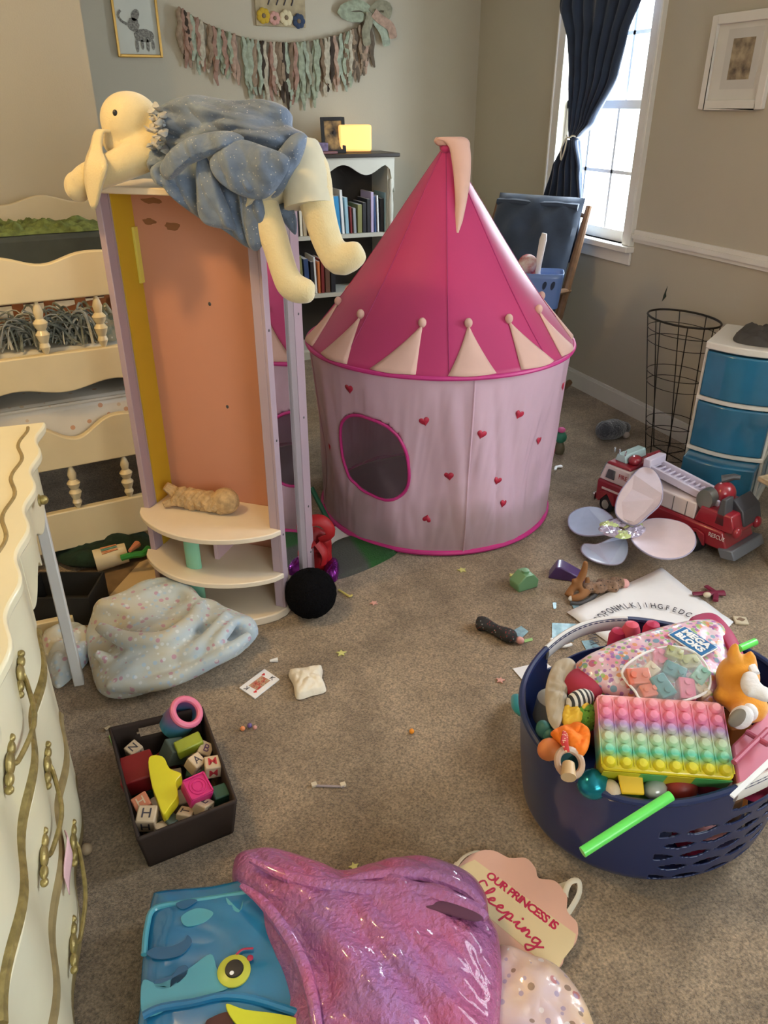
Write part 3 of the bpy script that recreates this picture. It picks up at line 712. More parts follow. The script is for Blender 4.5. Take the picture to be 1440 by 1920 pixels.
part(MB().box(.24, .255, .01, .137, .166, .308), 'shelf_divider', mat('pale_pink_paint', (.7, .5, .55), .5), wr_)
part(MB().box(pt, WWD-.02, .151, WD-.01, .5, .515), 'rear_shelf', Mlil, wr_)
# hung scarf bundle / braided plush on the shelf
WM = T(WO.x, WO.y, 0) @ RZ(WROT)
Mrope = mat('tan_plush', (.60, .42, .22), .95, var=.35, vs=50, bump=.6, bs=90)
r = thing('braided_plush_toy', 'tan braided plush toy lying on the top curved shelf of the wardrobe', 'plush toy', WM @ Vector((.19, .05, .326)), WROT)
mb = MB()
for k in range(3):
    pts = [((j/23-.5)*.17, .022*math.sin(j*.75+k*2.09), .032+.018*math.cos(j*.75+k*2.09)) for j in range(24)]
    mb.tube(pts, [.015+.006*math.sin(j*1.1+k)**2 for j in range(24)], 8)
part(mb, 'braid', Mrope, r)
part(MB().ball((.09, 0, .044), (.046, .038, .044), nu=20, nv=14), 'head', Mrope, r)
part(MB().tube([(-.08, 0, .025), (-.11, .01, .045), (-.13, .0, .065)], [.02, .02, .015], 8).tube([(-.08, 0, .02), (-.10, -.02, .02), (-.12, -.04, .015)], [.015, .014, .01], 8), 'tail', Mrope, r)

# ---------------- plush bunny doll on the wardrobe ----------------
def WD_(px, py, fwd):                        # point on a plane fwd metres in front of the wardrobe front
    d = ray(px, py); n = WM.to_3x3() @ Vector((0, -1, 0)); p0 = WM @ Vector((0, -fwd, 0))
    t = (p0-Vector((0, 0, CH))).dot(n)/d.dot(n); return Vector((0, 0, CH))+d*t
Mplush = mat('pale_yellow_plush', (.72, .60, .34), .95, var=.05, vs=20, sheen=.5, bump=.25, bs=220)
dl = thing('bunny_doll', 'large pale yellow plush bunny doll in a blue dress sprawled on top of the wardrobe', 'plush doll', WM @ Vector((.2, .05, WH)), WROT)
mb = MB()
hc = WD_(246, 228, -.05); ex = (WD_(300, 245, -.05)-hc).normalized()
mb.ball(hc, (.078, .072, .080), rot=frame(Vector(), ex, Vector((0, 0, 1))).to_3x3().to_4x4(), nu=28, nv=18)
mb.ball(WD_(240, 262, -.04), (.068, .055, .055), nu=24, nv=14)
arm = [WD_(300, 275, -.03), WD_(262, 292, .0), WD_(225, 310, .03), WD_(180, 328, .05), WD_(150, 345, .055)]
mb.tube(crom(arm, 14, False), [.046, .046, .046, .045, .044, .043, .042, .041, .04, .04, .04, .04, .038, .03], 14)
mb.ball(WD_(146, 350, .055), (.036, .036, .04))
body = [WD_(285, 250, -.06), WD_(340, 265, -.07), WD_(420, 268, -.07), WD_(520, 285, -.05)]
mb.tube(crom(body, 14, False), [.05, .055, .06, .065, .07, .072, .075, .075, .075, .075, .075, .07, .07, .06], 14)
leg1 = [WD_(470, 300, -.02), WD_(492, 385, .03), WD_(515, 450, .06), WD_(535, 515, .08), WD_(552, 540, .08), WD_(590, 548, .07)]
mb.tube(crom(leg1, 18, False), [.05, .05, .046, .043, .041, .039, .038, .036, .035, .035, .035, .036, .037, .037, .036, .034, .030, .020], 14)
leg2 = [WD_(520, 280, -.04), WD_(575, 310, -.02), WD_(598, 400, .02), WD_(618, 462, .03), WD_(640, 487, .03), WD_(680, 468, .02)]
mb.tube(crom(leg2, 18, False), [.055, .056, .056, .055, .052, .048, .044, .042, .040, .039, .038, .038, .039, .040, .040, .037, .032, .022], 14)
# keep the trunk resting on the board
wpart(mb, 'body', Mplush, dl, voxel=.006)
ey = WD_(216, 212, .024)
wpart(MB().ball(ey, (.0065, .0065, .008)), 'eye', M_black, dl)
# second ear behind, first ear hanging over the arm
e1 = [WD_(202, 246, .02), WD_(186, 248, .04), WD_(180, 280, .06), WD_(180, 310, .10), WD_(176, 345, .105), WD_(176, 392, .10)]
ec = crom(e1, 20, False)
def strip(mb, pts, ws, wdir, th):
    vs = []; 
    for p, w_ in zip(pts, ws):
        d = Vector(wdir).normalized()*w_; up = Vector((0, -.3, 1))
        vs.append((p-d, p+d))
    a = []; n = len(pts)
    for j in range(n):
        for s_ in (0, .25, .5, .75, 1): q = vs[j][0].lerp(vs[j][1], s_); a.append(q)
    f = [(j*5+k, j*5+k+1, (j+1)*5+k+1, (j+1)*5+k) for j in range(n-1) for k in range(4)]
    mb.add(a, f); return mb
wx = WM.to_3x3() @ Vector((1, 0, 0)); wn = WM.to_3x3() @ Vector((0, -1, 0))
wpart(strip(MB(), ec, [.012, .013, .014, .014, .014, .015, .016, .018, .022, .028, .033, .036, .037, .036, .034, .030, .025, .019, .012, .004], wx+wn*.15, 0), 'ear', Mplush, dl, solid=.007)
e2 = crom([WD_(205, 262, .0), WD_(180, 262, .02), WD_(172, 290, .02), WD_(165, 300, .02)], 10, False)
wpart(strip(MB(), e2, [.016, .02, .02, .02, .02, .02, .018, .015, .01, .004], wx*.3+Vector((0, 0, 1))*.4, 0), 'ear', Mplush, dl, solid=.007)
# dress
Mdress = specks(mat('blue_dress_cloth', (.15, .205, .30), .7, var=.35, vs=10, bump=.5, bs=45, sheen=.3), [(.55, .55, .55)], 95, .15, .6)
def PW(l, f): return [WD_(x, y, f) for x, y in l]
up = (wn+Vector((0, 0, .25))).normalized()
dress = MB()
dress.puff(PW([(290, 215), (330, 190), (375, 180), (440, 190), (500, 188), (540, 205), (545, 235), (575, 255), (560, 290), (545, 330), (520, 352), (470, 360), (420, 350), (370, 330), (320, 320), (290, 330), (285, 295), (310, 265), (295, 240)], -.02), up, .085, .10, fold=.05, ff=13, n=220, rings=34, dirv=wx*.9-Vector((0, 0, .2)), fs=3.4, cen=WD_(430, 270, -.02))
d1 = wpart(dress, 'dress', Mdress, dl, smooth=60)
d2 = MB().puff(PW([(288, 310), (340, 285), (400, 270), (470, 300), (520, 340), (500, 372), (497, 420), (490, 463), (468, 465), (425, 435), (380, 412), (345, 385), (310, 350), (288, 335)], .035), wn, .045, .02, fold=.07, ff=11, n=220, rings=34, dirv=(wx*-.45+Vector((0, 0, 1))).normalized(), fs=3.6, cen=WD_(410, 350, .035))
wpart(d2, 'skirt', Mdress, dl, smooth=60)
d3 = MB().puff(PW([(495, 325), (545, 255), (575, 258), (560, 310), (530, 360), (505, 372), (480, 350)], .05), wn, .03, .02, fold=.02, ff=9, n=90, cen=WD_(525, 320, .05))
wpart(d3, 'skirt', Mdress, dl, smooth=60)
d4 = MB().puff(PW([(520, 380), (545, 385), (556, 410), (554, 440), (535, 420), (525, 400)], .0), wn, .012, .008, fold=.01, ff=14)
wpart(d4, 'skirt_hem', Mdress, dl, smooth=60)
for l_, f_, h_ in (([(300, 312), (345, 262), (420, 245), (458, 262), (405, 288), (352, 312), (318, 338)], .095, .03),
                   ([(395, 296), (440, 262), (490, 272), (542, 298), (525, 345), (492, 374), (440, 362), (405, 332)], .10, .03),
                   ([(370, 300), (388, 296), (412, 350), (442, 424), (425, 430), (378, 414), (370, 350)], .085, .022),
                   ([(450, 330), (480, 350), (497, 400), (490, 462), (470, 466), (455, 420)], .075, .02)):
    wpart(MB().puff(PW(l_, f_), wn, h_, .012, fold=.02, ff=16, n=90, rings=14, dirv=(wx*-.3+Vector((0, 0, 1))).normalized(), fs=3), 'skirt_fold', Mdress, dl, smooth=60)
mb = MB()
for k in range(26):                           # frayed collar ruffle
    a = k/25; p = WD_(300+10*math.sin(k*1.7), 208+a*72, .02+.03*math.sin(a*3.1)); q = p+wx*-.018*math.sin(k)+Vector((0, 0, .02*math.cos(k*2.3)))+wn*.015
    mb.tube([p, p.lerp(q, .5)+wn*.01, q], [.008, .011, .004], 6, flat=.4)
wpart(mb, 'collar_ruffle', mat('ruffle_cloth', (.33, .37, .42), .8, col2=(.55, .5, .42), vs=30), dl)
Mbl = mat('white_bloomer_cloth', (.62, .58, .44), .85, var=.06, vs=20)
def cuff(pts, rs):
    return MB().tube(crom(pts, 12, False), rs, 18)
wpart(cuff([WD_(560, 275, -.02), WD_(572, 330, .0), WD_(580, 386, .015)], [.05, .052, .055, .057, .058, .059, .060, .060, .060, .061, .062, .063]), 'bloomer_leg', Mbl, dl)
wpart(cuff([WD_(478, 320, .01), WD_(488, 350, .03), WD_(500, 382, .045)], [.04, .045, .048, .05, .052, .053, .054, .054, .054, .054, .055, .055]), 'bloomer_leg', Mbl, dl)

# ---------------- bunk bed ----------------
BO = W(-1.1, 2.28); bedrot = math.degrees(math.atan2(.117, .993))
bd = thing('bunk_bed', 'cream bunk bed with wavy topped end boards and turned spindles left of the wardrobe', 'bunk bed', (BO.x*1.06, BO.y*1.06, -.09), bedrot)
bd.scale = (1.06, 1.06, 1.06)
FLAT = Matrix(((1, 0, 0, 0), (0, 0, 1, 0), (0, 1, 0, 0), (0, 0, 0, 1)))
def wave(s): return .5+.5*math.cos((s-.255)*2*math.pi/.29)   # crests 0.29 m apart
sa, sb = -.75, .56; n = 90
def rail(ztop, amp, zbot, ampb, par, y=0, tilt=0):
    o = [(sa+(sb-sa)*i/n, ztop-amp*(1-wave(sa+(sb-sa)*i/n))**1.4) for i in range(n+1)]
    o += [(sb-(sb-sa)*i/n, zbot-ampb*(wave(sb-(sb-sa)*i/n+.145))) for i in range(n+1)]
    return part(MB(T(0, y, 0) @ FLAT).prism(o, .028), 'end_board', M_cream, par, bevel=.004)
def spindles(z0, z1, par, y=.014):
    L = z1-z0; pr = [(.006, 0), (.012, .08), (.016, .14), (.012, .22), (.017, .3), (.021, .38), (.012, .46), (.018, .52), (.022, .6), (.011, .68), (.015, .8), (.010, .92), (.004, 1)]
    for k in range(-4, 4):
        s = .075+.172*k
        part(MB(T(s, y, z0)).lathe([(a, b*L) for a, b in pr], 14), 'spindle', M_cream, par)
for y in (0, 1.07):
    rail(1.118, .028, .985, 0, bd, y); rail(.825, 0, .722, .022, bd, y)
    rail(.602, .06, .447, 0, bd, y) if y == 0 else None
    rail(.292, 0, .15, .0, bd, y)
spindles(.825, .985, bd); spindles(.292, .447, bd)
for s in (sa-.03, sb+.03):
    for y in (0, 1.07): part(MB(T(s, y+.014, 0)).lathe([(.03, .086), (.033, .15), (.024, .3), (.033, .45), (.033, .6), (.024, .68), (.033, .8), (.033, 1.05), (.03, 1.14), (.012, 1.18)], 14), 'bed_post', M_cream, bd)
for s in (sa-.03, sb+.03):
    for z in (.66, .16): part(MB().box(s-.014, s+.014, .03, 1.07, z, z+.11), 'side_rail', M_cream, bd, bevel=.003)
# far headboard wavy crest
o = [(sa+(sb-sa)*i/n, 1.155+.03*wave(sa+(sb-sa)*i/n)) for i in range(n+1)]+[(sb, 1.0), (sa, 1.0)]
part(MB(T(0, 1.05, 0) @ FLAT).prism(o, .03), 'headboard', mat('cream_headboard', (.58, .50, .34), .5), bd, bevel=.004)
def BP(x, y, z): return wm(bd) @ Vector((x, y, z))
Msheet = specks(mat('rainbow_sheet', (.70, .66, .58), .9, var=.1, vs=6), [(.55, .25, .12), (.60, .45, .30)], 17, .14, .8)
def mattress(x0, x1, y0, y1, z0, z1, name, m, label, cat):
    r_ = thing(name, label, cat, BP((x0+x1)/2, (y0+y1)/2, z0), bedrot); hx, hy, hz = (x1-x0)*.53, (y1-y0)*.53, (z1-z0)*1.06
    part(MB().box(-hx, hx, -hy, hy, 0, hz), 'mattress_body', m, r_, bevel=.03); return r_
r = mattress(sa, sb, .045, 1.02, .50, .655, 'mattress', Msheet, 'lower bunk mattress in a white rainbow print sheet', 'mattress')
part(MB().tube([(-.66, -.515, .155), (.66, -.515, .155)], .006, 6), 'piping', Msheet, r)
mattress(sa, sb, .045, 1.02, .70, .825, 'mattress', mat('upper_sheet', (.66, .62, .52), .9), 'upper bunk mattress in a plain cream sheet behind the spindles', 'mattress')
Mgb = mat('dark_green_grey_pad', (.055, .065, .055), .9, var=.3, vs=8)
solo(MB(wm(bd)).box(-.72, .52, .74, 1.03, .955, 1.075), 'folded_pad', Mgb, 'dark green grey folded pad at the far end of the upper bunk', 'pad', bevel=.02)
solo(MB(wm(bd)).box(-.70, .50, .76, 1.03, .8255, .954), 'storage_chest', mat('dark_red_wood', (.05, .012, .01), .5), 'dark reddish wooden chest under the folded pad on the upper bunk', 'chest', bevel=.006)
Mgreen = mat('olive_green_blanket', (.17, .22, .06), .95, var=.5, vs=30, bump=.5, bs=60)
solo(MB().puff([BP(*q) for q in ((-.10, .77, 1.077), (0, .75, 1.077), (.2, .76, 1.077), (.44, .77, 1.077), (.46, .96, 1.077), (.1, 1.0, 1.077), (-.1, .95, 1.077))], (0, 0, 1), .035, .0015, fold=.03, ff=22), 'crocheted_blanket', Mgreen, 'olive green rumpled blanket on the dark pad behind the bunk bed', 'blanket', smooth=60)
# wooden slats behind the spindles
r = thing('wooden_cradle', 'brown wooden slatted doll cradle behind the upper bunk spindles', 'cradle', BP(.05, .45, .826), bedrot)
for k in range(7):
    x = -.33+.11*k; part(MB(T(x, 0, 0)).prism([(-.02, 0), (.02, 0), (.02, .01), (-.02, .01)], .16), 'slat', mat('cradle_wood', (.17, .055, .015), .4), r, bevel=.003)
part(MB().box(-.37, .37, -.008, .018, .15, .18), 'rail', mat('cradle_wood', (0, 0, 0)), r, bevel=.004)
mb = MB(FLAT); o = [(-.37+.74*i/30, 0) for i in range(31)]+[(.37-.74*i/30, .045+.02*math.cos(i/30*6.28)) for i in range(31)]
mb.prism(o, .012); part(mb, 'rocker_board', mat('cradle_wood', (0, 0, 0)), r)
# pile of grey cords / strips
Mc1 = mat('grey_strip', (.24, .26, .22), .9, col2=(.08, .09, .08), vs=30)
Mc2 = mat('pale_strip', (.50, .49, .42), .9, var=.3, vs=40)
mb = MB(wm(bd))
for k in range(150):
    mb.m = random.choice((0, 0, 1)); cx, cy = random.uniform(-.03, .24), random.uniform(.08, .25)
    a = random.uniform(0, 6.28); L = random.uniform(.04, .1); hz = random.uniform(.02, .10); b = a+random.uniform(-.8, .8)
    mb.tube(crom([(cx-L*math.cos(a), max(.055, cy-L*math.sin(a)*.6), .829+hz*.15), (cx-L*.5*math.cos(a), cy-.3*L*math.sin(a), .829+hz*.9), (cx, cy, .829+hz), (cx+L*.6*math.cos(b), max(.055, cy+L*.5*math.sin(b)), .829+hz*.7), (cx+L*math.cos(b), max(.055, cy+L*.7*math.sin(b)), .829)], 10, False), .0045, 5, flat=.5)
tag(mb.build('fabric_strips', [Mc1, Mc2]), 'heap of tangled grey and cream strips on the upper bunk', 'fabric strips', kind='stuff')
mb = MB().puff([BP(*q) for q in ((.245, .06, .829), (.28, .05, .829), (.315, .08, .829), (.315, .2, .829), (.28, .22, .829), (.245, .15, .829))], (0, 0, 1), .09, .0015, fold=.03, ff=20)
solo(mb, 'patterned_cloth', specks(mat('multicolour_cloth', (.35, .30, .2), .9, col2=(.1, .16, .13), vs=25), [(.6, .25, .05), (.55, .5, .4)], 40, .2), 'crumpled multicoloured cloth on the upper bunk right of the grey strips', 'cloth', smooth=60)

# ---------------- desk (front faces +x) ----------------
DA = math.degrees(math.atan2(-1, -.061))     # direction from far to near along the front
DO = Vector((-.152, 1.985, 0))
dk = thing('writing_desk', 'cream french provincial desk with scalloped top, gold trim and gold bail handles', 'desk', DO, DA)
# local x: far -> near, local y: toward the room is +y?
inv = wm(dk).inverted(); sgn = 1 if (inv.to_3x3() @ Vector((1, 0, 0))).y > 0 else -1
def ser(s, k=1):                             # serpentine bow of the drawer fronts
    return .007*math.sin(s*2*math.pi/.27+.5)*k
SX = sgn
def sweep(mb, s0, s1, z0, z1, y0, thick, zw0=lambda s: 0, zw1=lambda s: 0, k=1, n=60):
    # serpentine panel from s0..s1, front at y0+ser
    vs = []
    for i in range(n+1):
        s = s0+(s1-s0)*i/n; f = SX*(y0+ser(s, k)); b = SX*(y0-thick)
        vs += [(s, f, z0+zw0(s)), (s, f, z1+zw1(s)), (s, b, z1+zw1(s)), (s, b, z0+zw0(s))]
    fs = []
    for i in range(n):
        a, b = i*4, i*4+4
        fs += [(a, b, b+1, a+1), (a+1, b+1, b+2, a+2), (a+2, b+2, b+3, a+3), (a+3, b+3, b, a)]
    fs += [(0, 1, 2, 3), (n*4+3, n*4+2, n*4+1, n*4)]
    return mb.add(vs, fs)
def sc(s): return .0075*math.sin(s*2*math.pi/.19+2.1)
# top
DL = 1.32
out = [(-.03, SX*-.52)]+[(-.03+(DL+.03)*i/80, SX*(.034+sc(-.03+(DL+.03)*i/80))) for i in range(81)]+[(DL, SX*-.52)]
part(MB(T(0, 0, .775)).prism(out, .022), 'desk_top', M_creamd, dk, bevel=.005)
out2 = [(-.02, SX*-.50)]+[(-.02+(DL)*i/80, SX*(.014+sc(-.02+DL*i/80))) for i in range(81)]+[(DL-.02, SX*-.50)]
part(MB(T(0, 0, .757)).prism(out2, .0175), 'top_moulding', M_goldp, dk)
out3 = [(-.0+(DL)*i/80, SX*(-.004+sc(-.03+DL*i/80))) for i in range(81)]
part(MB().tube([(x, y, .7965) for x, y in out3], .0045, 6), 'gold_line', M_goldp, dk)
out = [(0, SX*-.49)]+[(DL*.985*i/80, SX*(ser(DL*i/80)-.002)) for i in range(81)]+[(DL*.985, SX*-.49)]
# carcass of the pedestal
part(MB().box(.44, DL-.01, min(SX*-.49, SX*-.025), max(SX*-.49, SX*-.025), .05, .757), 'pedestal', M_creamd, dk)
dz = [(.502, .752), (.262, .462), (.055, .225)]
for k, (a, b) in enumerate(dz):
    d = part(sweep(MB(), .445, DL-.02, a, b, -.0, .03, zw0=lambda s: .006*math.sin(s*17), zw1=lambda s: .006*math.sin(s*17)), 'drawer', M_creamd, dk, bevel=.004)
    hz = (.60, .362, .105)[k]; s0, s1 = ((.735, .96), (.72, .94), (.69, .93))[k]
    h = MB(); y = lambda s: SX*(ser(s)+.003)
    pts = [(s0, y(s0)+SX*.006, hz), (s0+.02, y(s0)+SX*.013, hz-.012), ((s0+s1)/2, y((s0+s1)/2)+SX*.016, hz-.018), (s1-.02, y(s1)+SX*.013, hz-.012), (s1, y(s1)+SX*.006, hz)]
    h.tube(crom(pts, 16, False), .0045, 8)
    hd = part(h, 'bail_handle', M_gold, d)
    for s in (s0, s1):
        m = MB(T(s, y(s), hz) @ (RX(-90) if SX > 0 else RX(90)))
        for (cx, cy, rx, ry) in ((0, 0, .022, .016), (.028, .006, .014, .010), (-.028, -.006, .014, .010), (.044, .012, .008, .007), (-.044, -.012, .008, .007)):
            m.ball((cx, cy, .003), (rx, ry, .007), nu=12, nv=8)
        part(m, 'handle_plate', M_gold, d)
for k, z in enumerate((.482, .243)):
    m = MB(); pts = []
    for i in range(50):
        s = .445+(DL-.47)*i/49; pts.append((s, SX*(ser(s)-.006), z+.008*math.sin(s*17)))
    m.tube(pts, .013, 8, flat=1); part(m, 'gold_band', M_gold if k == 0 else M_goldp, dk)
part(sweep(MB(), .44, DL-.02, .03, .055, 0, .03), 'plinth_rail', M_goldp, dk)
# kneehole: apron drawer, leg
ap = part(sweep(MB(), .0, .445, .60, .757, -.0, .02, zw0=lambda s: -.03*math.sin(s/.445*math.pi)-.05*(s > .33)*((s-.33)/.115)+.018*math.sin(s*42)), 'apron', M_creamd, dk, bevel=.002)
m = MB(T(.15, SX*.012, .665) @ (RX(-90) if SX > 0 else RX(90))); m.ball((0, 0, .008), (.012, .012, .012)); m.ball((0, 0, 0), (.02, .014, .004)); part(m, 'knob', M_gold, ap)
part(MB().prism([(0, SX*-.001), (.026, SX*-.001), (.026, SX*-.03), (0, SX*-.03)], .757), 'leg', mat('desk_leg_cream', (.62, .62, .6), .4), dk, bevel=.003)
part(MB().prism([(0, SX*-.46), (.026, SX*-.46), (.026, SX*-.49), (0, SX*-.49)], .757), 'leg', mat('desk_leg_cream', (0, 0, 0)), dk, bevel=.003)
mb = MB().box(.44, .46, min(SX*-.03, SX*-.48), max(SX*-.03, SX*-.48), .0, .06).box(DL-.03, DL-.01, min(SX*-.03, SX*-.48), max(SX*-.03, SX*-.48), .0, .06)
part(mb, 'foot', M_creamd, dk)
# pink slip caught in the drawer gap
q = wm(dk)
mb = MB(q); mb.grid(lambda u, v: (.80+.10*u, SX*(ser(.8+.1*u)+.012+.004*math.sin(u*6)), .243+.02-.05*v+.01*math.sin(u*5)), 10, 6)
solo(mb, 'paper_slip', mat('pink_slip', (.75, .48, .5), .7), 'pink paper slip stuck between the two lower desk drawers', 'paper', solid=.002)
# ---------------- rocking chair by the window ----------------
rc = thing('rocking_chair', 'brown wooden rocking chair with navy cushions near the window', 'rocking chair', W(.778, 4.404), -math.degrees(YA)-36.9)
Mrw = mat('walnut_wood', (.20, .10, .045), .4, var=.35, vs=14)
Mcu = mat('navy_cushion', (.025, .045, .085), .8, var=.25, vs=8, sheen=.3, bump=.25, bs=14)
hw = .27
for s in (-1, 1):
    part(MB().tube([(s*hw, -.12, .42), (s*hw, .02, .72), (s*(hw), .16, 1.03)], [.024, .022, .018], 10), 'back_post', Mrw, rc)
    part(MB().tube([(s*hw, -.52, .08), (s*hw, -.52, .62)], .022, 10), 'front_post', Mrw, rc)
    part(MB().tube(crom([(s*hw, -.55, .63), (s*(hw+.01), -.3, .645), (s*hw, .0, .62)], 12, False), .022, 8, flat=.7), 'arm', Mrw, rc)
    part(MB().tube(crom([(s*hw, -.66, .07), (s*hw, -.4, .02), (s*hw, -.1, .018), (s*hw, .17, .06)], 20, False), .018, 8), 'rocker', Mrw, rc)
    part(MB().tube([(s*hw, -.12, .42), (s*hw, -.05, .04)], .02, 8), 'rear_leg', Mrw, rc)
part(MB().tube(crom([(-hw, .15, .985), (-.12, .158, 1.0), (.12, .158, 1.0), (hw, .15, .985)], 16, False), .024, 8, flat=.6), 'top_rail', Mrw, rc)
for k in range(5): part(MB().tube([(-.18+.09*k, -.1, .44), (-.18+.09*k, .03, .76), (-.18+.09*k, .155, 1.02)], .009, 8), 'spindle', Mrw, rc)
part(MB().box(-hw, hw, -.54, -.08, .40, .425), 'seat', Mrw, rc, bevel=.008)
def qd(hx, hz, th, M):
    mb = MB(M)
    def fn(u, v, s=1):
        x, z = (u-.5)*2, (v-.5)*2; e = ((1-abs(x)**4)*(1-abs(z)**4))**.5
        return (x*hx, s*(-th*e*(.85+.15*math.cos(x*9)*math.cos(z*7))-.002), z*hz)
    mb.grid(lambda u, v: fn(u, v), 36, 36); mb.grid(lambda u, v: fn(u, v, -.35), 36, 36); return mb
bkc = part(qd(.255, .34, .075, T(0, -.00, .76) @ RX(-23)), 'back_cushion', Mcu, rc)
part(MB().tube([(-.24, .09, 1.03), (-.12, .075, 1.035), (0, .08, 1.028), (.12, .075, 1.035), (.24, .09, 1.03)], .02, 8), 'cushion_ruffle', Mcu, bkc)
part(qd(.25, .23, .17, T(0, -.32, .43) @ RX(-90)), 'seat_cushion', Mcu, rc)
# blue caddy with things, on the seat
cp = P(1003, 545, .60)
r = thing('plastic_caddy', 'blue plastic caddy with oval slots standing on the rocking chair seat', 'caddy', W(.80, 3.98, .60), -32)
Mcad = mat('periwinkle_plastic', (.12, .22, .50), .35, coat=.2)
def fbox(w0, d0, w1, d1, h, n=24):
    o = []
    for (w_, d_, z) in ((w0, d0, 0), (w1, d1, h)):
        o.append([(w_*math.copysign(abs(math.cos(q))**.35, math.cos(q)), d_*math.copysign(abs(math.sin(q))**.35, math.sin(q)), z) for q in [2*math.pi*i/48 for i in range(48)]])
    return o
lo_, hi_ = fbox(.085, .07, .10, .085, .17)
mb = MB(); mb.grid(lambda u, v: Vector(lo_[int(round(u*48)) % 48]).lerp(Vector(hi_[int(round(u*48)) % 48]), v), 48, 8, cu=True)
mb.add(lo_, [tuple(range(48))]); part(mb, 'tub', Mcad, r, solid=.004)
for x in (.01, .05): part(MB(T(x, -.082, .12) @ RX(84)).ball((0, 0, 0), (.010, .026, .004), rot=RZ(-12)), 'slot', M_navy, r)
solo(MB(T(*W(.76, 3.96, .62))).tube([(0, 0, 0), (.01, 0, .19), (.03, .01, .30), (.035, .01, .33)], [.018, .022, .026, .018], 10, flat=.5), 'toy_scoop', M_white, 'white plastic toy handle sticking up from the blue caddy', 'toy')
solo(MB(T(*W(.72, 3.99, .56))).ball((0, 0, .24), (.05, .05, .05)).ball((.03, 0, .15), (.05, .05, .09)), 'stuffed_toy', mat('white_red_toy', (.6, .55, .52), .9, col2=(.35, .05, .06), vs=18), 'white and red toy in the blue caddy left of the white handle', 'toy')

# ---------------- wire hamper ----------------
r = thing('wire_hamper', 'tall tapered black wire hamper standing at the right wall', 'wire hamper', (2.59, 2.72, 0))
tc, bc = (2.60, 2.765), (2.575, 2.68)
def ring(z, n=40):
    v = z/.64; cx, cy = bc[0]+(tc[0]-bc[0])*v, bc[1]+(tc[1]-bc[1])*v; ax, ay = .105+.028*v, .105+.085*v
    return [(cx+ax*math.cos(q)-2.59, cy+ay*math.sin(q)-2.72, z) for q in [2*math.pi*i/n for i in range(n)]]
for z in (.005, .10, .16, .34, .39, .53, .585, .64):
    part(MB().tube(ring(z), .0018 if z < .6 else .005, 6, closed=True), 'wire_ring', M_wire, r)
for k in range(0, 40, 5):
    part(MB().tube([Vector(ring(z)[k]) for z in (.0, .3, .64)], .0025, 6), 'upright_wire', M_wire, r)
for k in (0, 10):
    a, b = ring(.004)[k], ring(.004)[k+20]; part(MB().tube([a, b], .0025, 6), 'base_wire', M_wire, r)

# ---------------- drawer cart ----------------
CO = Vector((2.285, 2.285, 0)); CROT = math.degrees(math.atan2(-.23, .155))
ct = thing('drawer_cart', 'white plastic cart with three translucent blue bow front drawers', 'drawer cart', CO, CROT)
CW, CDp, CHt = .30, .33, .69
Mcw = mat('cart_white', (.70, .68, .62), .4)
Mcb = mat('cart_blue', (.02, .15, .28), .22, var=.35, vs=4, coat=.4)
# local x: along the front left->right, local y: back into the room corner
def bowf(u, d=.03): return -d*math.sin(math.pi*u)
def bowslab(z0, z1, dep, d=.03, x0=0, x1=CW, yb=CDp, n=20):
    o = [(x0+(x1-x0)*i/n, bowf(i/n, d)-dep) for i in range(n+1)]+[(x1, yb), (x0, yb)]
    return MB(T(0, 0, z0)).prism(o, z1-z0)
part(bowslab(CHt-.028, CHt, .006), 'top_panel', Mcw, ct, bevel=.005)
zs = [(.475, .655), (.26, .45), (.045, .235)]
for k, (a, b) in enumerate(zs):
    dm = part(bowslab(a, b, .010 if k < 2 else .085, x0=.012, x1=CW-.012, yb=CDp-.02), 'drawer', Mcb, ct, bevel=.006)
    part(bowslab(a-.0215, a-.003, .0), 'shelf_frame', Mcw, ct, bevel=.003)
for x in (.0, CW-.012):
    for y in (.005, CDp-.03):
        part(MB().box(x, x+.012, y, y+.03, 0, CHt-.028), 'corner_post', Mcw, ct, bevel=.003)
part(bowslab(.0, .02, 0), 'base_panel', Mcw, ct, bevel=.003)
q = CO+wm(ct).to_3x3() @ Vector((.19, .12, 0))
solo(MB().puff([Vector((q.x+a, q.y+b, CHt+.0015)) for a, b in ((-.12, .03), (-.06, -.08), (.05, -.1), (.12, -.02), (.1, .1), (-.02, .12))], (0, 0, 1), .045, .001, fold=.02, ff=18), 'folded_clothing', mat('charcoal_cloth', (.06, .055, .05), .9), 'dark charcoal cloth heaped on top of the drawer cart', 'clothing', smooth=60)
# claw foot at the right edge
r = thing('claw_foot_table', 'cream carved claw foot leg cut by the right edge of the view', 'table', P(1452, 1064), 0)
part(MB().tube(crom([(.02, .0, .0), (-.005, 0, .02), (.0, 0, .06), (.03, .0, .10), (.04, 0, .17), (.01, 0, .22), (.03, 0, .3)], 20, False), [.02, .022, .02, .018, .017, .018, .02, .022, .026, .03, .034, .036, .038, .038, .036, .034, .034, .036, .04, .04], 12), 'leg', mat('carved_cream', (.55, .42, .26), .5, var=.4, vs=40), r)
for k in range(3): part(MB().ball((-.012+.006*k, -.014+.014*k, .012), (.016, .008, .012), nu=10, nv=8), 'claw', mat('carved_cream', (0, 0, 0)), r)
part(MB().box(-.02, .30, -.15, .15, .29, .31), 'table_top', mat('carved_cream', (0, 0, 0)), r, bevel=.004)

